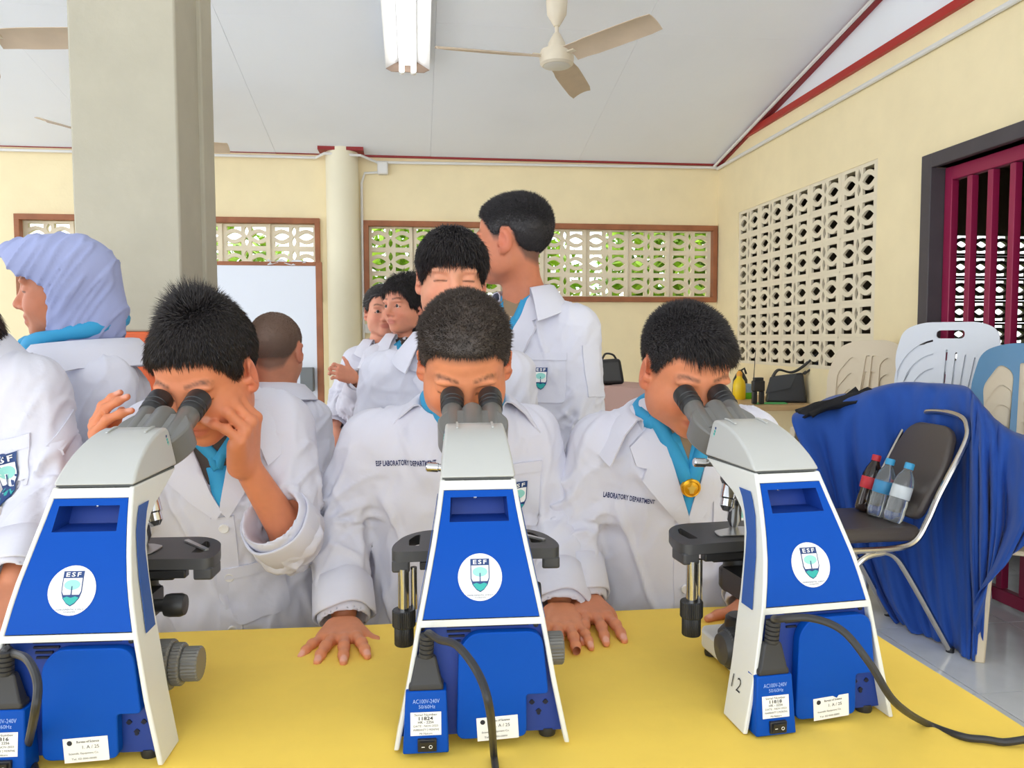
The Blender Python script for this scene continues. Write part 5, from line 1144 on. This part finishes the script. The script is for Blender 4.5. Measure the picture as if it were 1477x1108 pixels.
for s in (-1, 1):
    tb_ = MB().cyl(lp(s*.036, Y0+.03, -.085), lp(s*.036, Y1-.03, -.085), .0155, n=14).build('tube', mat('lit_tube', (255, 255, 255), .4, emit=((255, 252, 245), 5.0)), lt)
    for y, q in ((Y0+.005, .028), (Y1-.005, -.028)): MB().cyl(lp(s*.036, y, -.085), lp(s*.036, y+q, -.085), .018, n=14).build('lamp_holder', M_pipe, lt)
# ------------------------------------------------------------------ whiteboard and small things at the back wall
wbR = at(464, 378, 5.0); wt = thing('whiteboard', 'white board in a brown wooden frame standing behind the shaved boy', 'whiteboard', (wbR[0]-.6, wbR[1], 0))
x1 = wbR[0]; x0 = x1-1.25; yb = wbR[1]; z1 = wbR[2]; z0 = .62
MB().lohi((x0+.02, yb+.006, z0+.02), (x1-.02, yb+.022, z1-.015)).build('board', mat('whiteboard_white', (225, 230, 240), .25), wt)
for a in ((x0, z0, x0+.04, z1), (x1-.04, z0, x1, z1), (x0+.04, z1-.025, x1-.04, z1), (x0+.04, z0, x1-.04, z0+.03)): MB().lohi((a[0], yb, a[1]), (a[2], yb+.03, a[3])).build('frame_rail', M_frame, wt, bevel=.003)
for x in (x0+.02, x1-.02):
    MB().lohi((x-.018, yb+.03, 0), (x+.018, yb+.055, z0+.3)).build('leg', M_frame, wt, bevel=.003); MB().lohi((x-.02, yb-.22, 0), (x+.02, yb+.3, .03)).build('foot', M_frame, wt, bevel=.003)
G = []; p = at(414, 378, 4.98)
for i, u in enumerate(np.linspace(-.12, .12, 9)): G.append([(p[0]+u, yb-.004+.03*k-.01*math.sin(i*1.7+k), z1+.004+(.018*math.sin(i*1.9+k*2) if k else -.025*abs(math.cos(i*.6)))) for k in range(3)])
tag(MB().sheet(G, .002).build('paper_sheet', mat('white_paper', (240, 242, 246), .7)), 'crumpled white paper folded over the top of the whiteboard', 'paper')
p = at(442, 548, 4.95); tag(MB().box((p[0], yb-.035, p[2]), (.085, .07, .155)).build('eraser_box', mat('dark_grey_plastic', (112, 116, 118), .5), bevel=.008), 'dark grey plastic box fixed low on the whiteboard', 'box')
def ony(px, py, y): r = FW+RT*(px-738.5)/FPX+UP*(554-py)/FPX; return CAM+r*y/r[1]
p = ony(537, 474, WY-.01); sw = thing('wall_switch', 'small white wall switch beside the round column', 'switch', p)
MB().box(p-np.array([0, .006, 0]), (.12, .02, .075)).build('plate', M_pipe, sw, bevel=.003); MB().box(p-np.array([0, .018, 0]), (.03, .008, .04)).build('toggle', M_blk, sw, bevel=.002)
# low table with a black bag seen past the tall boy
p = at(895, 556, 4.3); bt = thing('low_table', 'low table under a dusty pink cloth behind the tall boy', 'table', (p[0], p[1], 0)); zt = p[2]
MB().lohi((p[0]-.30, p[1]-.25, zt-.03), (p[0]+.14, p[1]+.25, zt)).build('table_top', mat('wood_top', (170, 140, 110), .5), bt, bevel=.004)
for sx in (-.27, .11):
    for sy in (-.2, .2): MB().lohi((p[0]+sx-.015, p[1]+sy-.015, 0), (p[0]+sx+.015, p[1]+sy+.015, zt-.03)).build('leg', mat('steel_leg', (150, 150, 150), .3, .9), bt)
G = [[(p[0]-.31+.46*i/12, p[1]-.27+.5*k/8, zt+.004+.004*math.sin(i*1.3+k)) for i in range(13)] for k in range(9)]
G = [[(x_, p[1]-.275-.004*math.sin(i), zt-.14+.02*math.sin(i*.8)) for i, (x_, _, _) in enumerate(G[0])]]+G
tag(MB().sheet(G, .002).build('table_cloth', mat('dusty_pink_cloth', (196, 160, 150), .8), angle=80), 'dusty pink cloth on the low table behind the tall boy', 'cloth')
b0 = np.array([p[0]-.075, p[1], zt+.010]); bg = thing('backpack', 'black bag on the pink cloth half hidden by the tall boy', 'bag', b0)
MB().add([b0+np.array(q) for q in [(-.09, -.05, 0), (.09, -.05, 0), (.09, .06, 0), (-.09, .06, 0), (-.08, -.03, .13), (.07, -.03, .14), (.07, .04, .14), (-.08, .04, .13)]], [(3, 2, 1, 0), (4, 5, 6, 7), (0, 1, 5, 4), (1, 2, 6, 5), (2, 3, 7, 6), (3, 0, 4, 7)]).build('bag_body', M_blk, bg, bevel=.02, seg=3)
MB().tube(spline([b0+np.array(q) for q in [(-.03, 0, .135), (-.01, 0, .165), (.03, 0, .16), (.05, 0, .135)]]), .006, 6).build('handle', M_blk, bg)
# ------------------------------------------------------------------ side table by the right wall with its clutter
STZ = .79; stb = thing('side_table', 'wood-topped side table along the right wall under the vent blocks', 'table', (2.28, 5.35, 0))
MB().lohi((2.03, 4.68, STZ-.035), (2.545, 6.0, STZ)).build('table_top', mat('light_wood_top', (206, 172, 128), .45, vary=(8, .12)), stb, bevel=.003)
for x in (2.08, 2.50):
    for y in (4.78, 5.9): MB().lohi((x-.02, y-.02, 0), (x+.02, y+.02, STZ-.035)).build('leg', mat('wood_leg', (190, 160, 125), .5), stb, bevel=.002)
MB().cyl((2.08, 5.1, STZ-.04), (2.2, 4.95, .2), .012, n=8).build('brace', mat('steel_leg', (150, 150, 150), .3, .9), stb)
def on_table(px, py): return onz(px, py, STZ)
p = on_table(1066, 576); yb_ = thing('detergent_bottle', 'yellow plastic bottle on the side table behind the right boy', 'bottle', p)
MB().lathe([(.040, 0), (.044, .006), (.044, .10), (.036, .13), (.020, .15), (.018, .165)], 24, p).build('bottle', mat('yellow_plastic', (246, 208, 30), .35), yb_); MB().lathe([(.02, .163), (.02, .185), (.008, .20), (0, .2)], 18, p).build('cap', mat('orange_cap', (240, 170, 60), .4), yb_)
p2 = p+np.array([.075, .16, 0]); sb = thing('spray_head', 'small black pouch behind the yellow bottle', 'pouch', p2)
MB().lathe([(.05, 0), (.055, .05), (.05, .13), (.03, .17), (.01, .20), (0, .20)], 16, p2).build('pouch_body', M_blk, sb); MB().tube([p2+np.array([.0, 0, .19]), p2+np.array([.03, 0, .21]), p2+np.array([.045, 0, .17])], .008, 6).build('strap', M_blk, sb)
p = on_table(1077, 575); cu = thing('cup', 'pale blue cup with a bright green base on the side table', 'cup', p)
MB().lathe([(.038, 0), (.044, .01), (.046, .045)], 24, p).build('base', mat('bright_green_plastic', (110, 205, 50), .4), cu); MB().lathe([(.044, .045), (.042, .09), (.03, .105), (0, .108)], 24, p).build('dome', mat('pale_blue_plastic', (150, 178, 200), .3), cu)
p = on_table(1102, 583); tag(MB().prism(rounded([(-.10, -.05), (.13, -.06), (.16, .05), (-.02, .07)], .02), p+np.array([.02, .03, .001]), (1, 0, 0), (0, 1, 0), (0, 0, 1), .004).build('green_cloth', mat('green_felt', (90, 185, 110), .8)), 'flat green cloth under the two-way radio', 'cloth')
p = on_table(1093, 584)+np.array([0, 0, .006]); rd = thing('two_way_radio', 'black two-way radio with a thin antenna standing on the side table', 'radio', p)
for i, s in enumerate((-1, 1)): MB().box(p+np.array([s*.024, 0, .04]), (.028, .03, .08)).build('stand_leg', M_blk, rd, bevel=.004)
MB().box(p+np.array([0, 0, .115]), (.08, .04, .07)).build('radio_body', M_blk, rd, bevel=.008); MB().box(p+np.array([0, 0, .158]), (.06, .036, .024)).build('radio_top', M_blk, rd, bevel=.004)
MB().cyl(p+np.array([-.03, 0, .16]), p+np.array([-.02, 0, .36]), .0028, .0015, n=6).build('antenna', M_blk, rd)
p = on_table(1127, 580); hb = thing('handbag', 'black leather handbag with raised straps beside the wall', 'handbag', p); p = p+np.array([.02, -.02, 0]); a_ = -.35
Rb = rz(a_)
V = [p+Rb@np.array(q) for q in [(-.13, -.055, 0), (.13, -.055, 0), (.13, .055, 0), (-.13, .055, 0), (-.10, -.035, .17), (.105, -.03, .20), (.105, .03, .20), (-.10, .035, .17)]]
MB().add(V, [(3, 2, 1, 0), (4, 5, 6, 7), (0, 1, 5, 4), (1, 2, 6, 5), (2, 3, 7, 6), (3, 0, 4, 7)]).build('bag_body', mat('black_leather', (38, 38, 42), .4, bump=(60, .1)), hb, bevel=.015, seg=3)
MB().add([p+Rb@np.array(q) for q in [(-.135, -.062, .06), (.02, -.068, .10), (.06, -.05, .195), (-.105, -.044, .168)]], [(0, 1, 2, 3)]).build('flap', M_blk, hb, smooth=False)
for s in (-1, 1): MB().tube(spline([p+Rb@np.array(q) for q in [(-.09, s*.03, .16), (-.05, s*.025, .215), (.03, s*.02, .20), (.10, s*.02, .235), (.20, s*.012, .33), (.235, s*.01, .315), (.20, s*.014, .265), (.11, s*.03, .19)]]), .008, 6).build('strap', M_blk, hb)
# ------------------------------------------------------------------ padded chair with bottles
M_pad = mat('dark_brown_vinyl', (82, 74, 70), .38, bump=(120, .08, .003)); M_steel = mat('chromed_tube', (205, 200, 192), .18, 1.0)
ch = thing('padded_chair', 'dark vinyl banquet chair on a chrome frame holding plastic bottles', 'chair', (1.75, 2.92, 0)); CY = 2.92; HWc = .195
MB().prism(rounded([(1.47, CY-.19), (1.93, CY-.19), (1.93, CY+.19), (1.47, CY+.19)], .05), (0, 0, .435), (1, 0, 0), (0, 1, 0), (0, 0, 1), .055).build('seat', M_pad, ch, bevel=.018, seg=4)
bl = np.array([1.945, CY, .50]); bu = unit(np.array([.190, 0, .40])); bn = np.array([-bu[2], 0, bu[0]])
prof = rounded([(-.155, 0), (.155, 0), (.175, .24), (.14, .36), (.09, .395), (-.09, .395), (-.14, .36), (-.175, .24)], .05, 5)
MB().prism(prof, bl-bn*0.0, (0, 1, 0), bu, bn, .035).build('backrest', M_pad, ch, bevel=.012, seg=4)
half = [(1.47, HWc, .405), (1.63, HWc, .41), (1.81, HWc, .415), (1.89, HWc, .44), (1.94, HWc, .52), (1.985, HWc, .62), (2.085, HWc, .81), (2.115, .165, .875), (2.130, .11, .905)]
path = [(x, -y, z) for x, y, z in half]+[(2.135, 0, .915)]+half[::-1]
MB().tube(spline([(x, CY+y, z) for x, y, z in path], 5), .0125, 10).build('back_frame', M_steel, ch)
for s in (-1, 1):
    l = MB().tube(spline([(1.72, CY+s*HWc, .408), (1.80, CY+s*HWc, .39), (1.87, CY+s*HWc, .30), (2.045, CY+s*(HWc+.005), .006)], 6), .0125, 10).build('leg', M_steel, ch); MB().lathe([(.015, 0), (.015, .02)], 12, (2.045, CY+s*(HWc+.005), 0)).build('rubber_foot', M_blk, l)
    l = MB().tube(spline([(1.76, CY+s*HWc, .40), (1.68, CY+s*HWc, .38), (1.62, CY+s*HWc, .30), (1.46, CY+s*(HWc+.005), .006)], 6), .0125, 10).build('leg', M_steel, ch); MB().lathe([(.015, 0), (.015, .02)], 12, (1.46, CY+s*(HWc+.005), 0)).build('rubber_foot', M_blk, l)
M_pet = mat('clear_plastic', (245, 250, 252), .06, trans=.92, spec=.6); M_cola = mat('cola', (34, 16, 12), .08, coat=.5); M_wat = mat('water_label', (70, 150, 200), .4)
def bottle(label, base, top, cap, body, labelm, grp):
    K = 1.2; base = np.array(base); d = unit(np.array(top)-base); t = thing('drink_bottle', label, 'bottle', base, 0, grp)
    pr_ = [(0, .001), (.026, .002), (.030, .010), (.031, .03), (.0295, .045), (.031, .06), (.0295, .075), (.031, .09), (.031, .13), (.026, .155), (.014, .175), (.0125, .185)]
    if body is M_cola: pr_ = [(0, .001), (.026, .002), (.031, .012), (.030, .05), (.027, .075), (.031, .10), (.031, .13), (.025, .155), (.014, .178), (.0125, .186)]
    kk = lambda P_: [(r*K, z*K) for r, z in P_]
    MB().lathe(kk(pr_), 24, base, d).build('bottle', body, t, angle=60)
    MB().lathe(kk([(.0305, .082), (.0318, .084), (.0318, .122), (.0305, .124)]), 24, base, d).build('label_band', labelm, t)
    MB().lathe(kk([(.0145, .182), (.0150, .184), (.0150, .200), (.013, .203), (0, .203)]), 20, base, d).build('cap', cap, t)
zs = .4915; M_bcap = mat('blue_cap', (70, 170, 220), .4); M_rcap = mat('red_cap', (206, 46, 60), .4)
bottle('cola bottle with red cap and label leaning on the chair back', (1.855, 3.02, zs), (1.905, 3.02, .70), M_rcap, M_cola, mat('red_label', (214, 50, 62), .4), 'bottles on the padded chair')
bottle('blue-capped water bottle in the middle of the three on the chair', (1.85, 2.925, zs), (1.905, 2.925, .70), M_bcap, M_pet, M_wat, 'bottles on the padded chair')
bottle('front water bottle nearest the seat edge of the padded chair', (1.86, 2.83, zs), (1.925, 2.83, .70), M_bcap, M_pet, mat('clear_label', (225, 232, 236), .3), 'bottles on the padded chair')
# ------------------------------------------------------------------ stacks of plastic chairs
def plastic_chair(name, label, m, kind, group):
    t = thing(name, label, 'chair', (0, 0, 0), 0, group)          # faces -y, back at +y
    MB().prism(rounded([(-.20, -.21), (.20, -.21), (.185, .17), (-.185, .17)], .05), (0, 0, .41), (1, 0, 0), (0, 1, 0), (0, 0, 1), .018).build('seat', m, t, bevel=.006)
    W, Hh = .205, .43
    if kind == 'ribs':
        out = rounded([(-.185, 0), (.185, 0), (.225, .30), (.20, .43), (.12, .465), (-.12, .465), (-.20, .43), (-.225, .30)], [.01, .01, .05, .07, .05, .05, .07, .05], 6); holes = [rounded([(-.06, .385), (.06, .385), (.06, .425), (-.06, .425)], .02, 4)]
        for k in range(5): x = -.01+.036*k; holes.append(rounded([(x-.02*k*.3-.004, .03), (x-.02*k*.3+.004, .03), (x+.012*k*.4+.004, .33-.012*k), (x+.012*k*.4-.004, .33-.012*k)], .003, 2))
        for k in range(5):
            r = .05+.036*k; a = np.linspace(math.pi*.98, math.pi*.56, 9); o_ = [(-.03+r*math.cos(q)*.9-.01, .05+.03*k+r*math.sin(q)*1.1) for q in a]; i_ = [(-.03+(r-.009)*math.cos(q)*.9-.01, .05+.03*k+(r-.009)*math.sin(q)*1.1) for q in a[::-1]]; holes.append(o_+i_)
    else:
        out = rounded([(-.185, 0), (.185, 0), (.215, .26), (.17, .42), (.08, .455), (-.08, .455), (-.17, .42), (-.215, .26)], [.01, .01, .06, .09, .06, .06, .09, .06], 6)
        holes = [rounded([(-.155, .03), (-.07, .03), (-.05, .33), (-.10, .37), (-.165, .27)], .03, 4), rounded([(.155, .03), (.07, .03), (.05, .33), (.10, .37), (.165, .27)], .03, 4), rounded([(-.045, .03), (-.006, .03), (-.004, .37), (-.028, .37)], .008, 3), rounded([(.045, .03), (.006, .03), (.004, .37), (.028, .37)], .008, 3)]
    me = flat_mesh('backrest', [out]+holes, .010); bm = bmesh.new(); bm.from_mesh(me)
    for ax in np.linspace(-.2, .2, 11): bmesh.ops.bisect_plane(bm, geom=bm.verts[:]+bm.edges[:]+bm.faces[:], plane_co=(ax, 0, 0), plane_no=(1, 0, 0))
    bm.to_mesh(me); bm.free(); V, F = mesh_arrays(me); bpy.data.meshes.remove(me)
    x, y = V[:, 0], V[:, 1]; V = np.stack([x, .165+V[:, 2]+.20*y-(x/.22)**2*.045*0.9, .425+y*.97], 1)
    MB().add(V, F).build('backrest', m, t)
    for sx in (-1, 1):
        MB().add([(sx*.20, -.21, .42), (sx*.165, -.21, .42), (sx*.165, -.15, .42), (sx*.20, -.15, .42), (sx*.225, -.25, 0), (sx*.19, -.25, 0), (sx*.19, -.205, 0), (sx*.225, -.205, 0)], [(0, 1, 2, 3), (7, 6, 5, 4), (0, 4, 5, 1), (1, 5, 6, 2), (2, 6, 7, 3), (3, 7, 4, 0)]).build('leg', m, t, bevel=.006)
        MB().add([(sx*.19, .11, .42), (sx*.155, .11, .42), (sx*.155, .17, .42), (sx*.19, .17, .42), (sx*.215, .20, 0), (sx*.18, .20, 0), (sx*.18, .25, 0), (sx*.215, .25, 0)], [(0, 1, 2, 3), (7, 6, 5, 4), (0, 4, 5, 1), (1, 5, 6, 2), (2, 6, 7, 3), (3, 7, 4, 0)]).build('leg', m, t, bevel=.006)
    return t
M_wp = mat('white_plastic', (228, 232, 238), .3); M_bp = mat('blue_plastic', (92, 142, 180), .35); M_gp = mat('beige_plastic', (222, 206, 178), .4)
def stack(m, kind, xy, rot, n, dz, names, grp, m2=None):
    low = plastic_chair('plastic_chair', names[0], m2, kind, grp) if m2 else None; src = low
    c0 = plastic_chair('plastic_chair', names[-1], m, kind, grp)
    a = math.radians(rot); back = np.array([-math.sin(a), math.cos(a)])
    for k in range(n):
        q = np.array(xy)+back*(-.010*(n-1-k)); loc = (q[0], q[1], k*dz)
        if k == n-1: c0.location = loc; c0.rotation_euler = (0, 0, a)
        elif src is not None and k == 0: src.location = loc; src.rotation_euler = (0, 0, a)
        else: dup(src or c0, loc, a, names[k], grp)
ORD = ['at the floor, bottom', 'second from the floor', 'third from the floor', 'second from the top']
stack(M_wp, 'ribs', (2.32, 3.24), -50, 5, .104, ['white plastic chair %s of the white stack behind the cloth' % q for q in ORD]+['topmost white plastic chair with curved ribs above the blue cloth'], 'stacked white plastic chairs')
stack(M_gp, 'loops', (2.20, 3.74), -58, 5, .085, ['beige plastic chair %s of the stack beside the vent wall' % q for q in ORD]+['topmost beige plastic chair with open loop back near the vent wall'], 'stacked beige plastic chairs')
stack(M_bp, 'loops', (2.41, 2.75), -31, 5, .082, ['beige plastic chair %s of the stack under the blue chair' % q for q in ORD]+['topmost blue plastic chair cut by the right frame edge'], 'chairs stacked at the right edge', M_gp)
# ------------------------------------------------------------------ blue cloth thrown over the stacks
def drape():
    cols = [  # (px,py,depth) from back-top to hem
        [(1165, 590, 3.85), (1142, 603, 3.62), (1160, 650, 3.58), (1192, 720, 3.56), (1228, 790, 3.54), (1258, 835, 3.52)],
        [(1200, 572, 3.85), (1195, 588, 3.60), (1205, 655, 3.56), (1222, 740, 3.54), (1255, 830, 3.48), (1288, 890, 3.38)],
        [(1240, 566, 3.80), (1245, 573, 3.48), (1250, 650, 3.45), (1262, 750, 3.44), (1285, 850, 3.36), (1312, 906, 3.27)],
        [(1290, 556, 3.70), (1296, 560, 3.41), (1300, 650, 3.38), (1306, 750, 3.36), (1325, 860, 3.28), (1340, 918, 3.16)],
        [(1345, 555, 3.55), (1352, 562, 3.27), (1352, 650, 3.24), (1352, 760, 3.22), (1362, 860, 3.14), (1372, 930, 3.06)],
        [(1388, 558, 3.42), (1392, 566, 3.14), (1390, 650, 3.10), (1390, 770, 3.08), (1396, 870, 3.03), (1396, 948, 2.955)],
        [(1398, 566, 3.36), (1408, 578, 3.02), (1408, 660, 2.93), (1408, 770, 2.92), (1410, 870, 2.95), (1408, 944, 2.96)],
        [(1412, 580, 3.22), (1424, 600, 2.93), (1424, 680, 2.86), (1424, 780, 2.86), (1420, 870, 2.92), (1417, 930, 2.97)],
        [(1436, 606, 3.10), (1448, 622, 2.86), (1448, 690, 2.80), (1446, 760, 2.80), (1430, 820, 2.82), (1404, 872, 2.88)],
        [(1470, 626, 2.95), (1484, 640, 2.72), (1484, 690, 2.68), (1482, 730, 2.68), (1470, 765, 2.70), (1448, 812, 2.74)],
        [(1520, 628, 2.80), (1530, 645, 2.58), (1530, 680, 2.56), (1528, 700, 2.56), (1515, 730, 2.58), (1500, 765, 2.60)]]
    P = np.array([[at(*q) for q in c] for c in cols]); P1 = np.array([spline(c, 7) for c in P]); n = P1.shape[1]
    G = np.array([spline(P1[:, j], 10) for j in range(n)]).transpose(1, 0, 2); m = G.shape[0]
    for i in range(m):
        for j in range(n):
            u = i/9.0; v = j/(n-1); f = np.clip((v-.18)/.3, 0, 1)
            a = .026*(1+math.sin(u*5.2+1.6*math.sin(u*.9)))*(.35 if 3.3 < u < 6.0 else 1)+.016*abs(math.sin(u*5.1+v*1.4))+.010*math.sin(u*13+v*3); tw = .030*abs(math.sin(v*9+u*2.3+math.sin(u*3)))*(1-f)*(.4+.6*min(1, u/4))+.007*math.sin(u*7-v*16)
            p = G[i, j]; r = unit(p-CAM)*np.array([1, 1, 0]); G[i, j] = p-r*(a*f+tw); G[i, j, 2] = max(G[i, j, 2], .006)
    return MB().sheet(G, .003)
M_bcl = mat('royal_blue_cloth', (26, 78, 168), .8, bump=[(40, .1, .006), (500, .05, .001)], sheen=.15)
tag(drape().build('blue_drape', M_bcl, angle=180, fix=False), 'royal blue cloth draped in folds over the stacked plastic chairs', 'cloth')
G = []
for i, (px, py, d) in enumerate([(1160, 602, 3.58), (1180, 592, 3.57), (1205, 584, 3.56), (1228, 576, 3.55), (1250, 566, 3.54)]):
    c_ = at(px, py, d); G.append([c_+np.array([.0, q*.05, .012+.016*math.sin(k*1.6+i*1.3)]) for k, q in enumerate(np.linspace(-1.4, 1.8, 6))])
tag(MB().sheet(np.array([spline(np.array(G)[:, j], 5) for j in range(6)]).transpose(1, 0, 2), .012).build('black_garment', mat('black_knit', (24, 24, 28), .9), angle=180, fix=False), 'black garment lying on the left corner of the blue cloth', 'clothing')
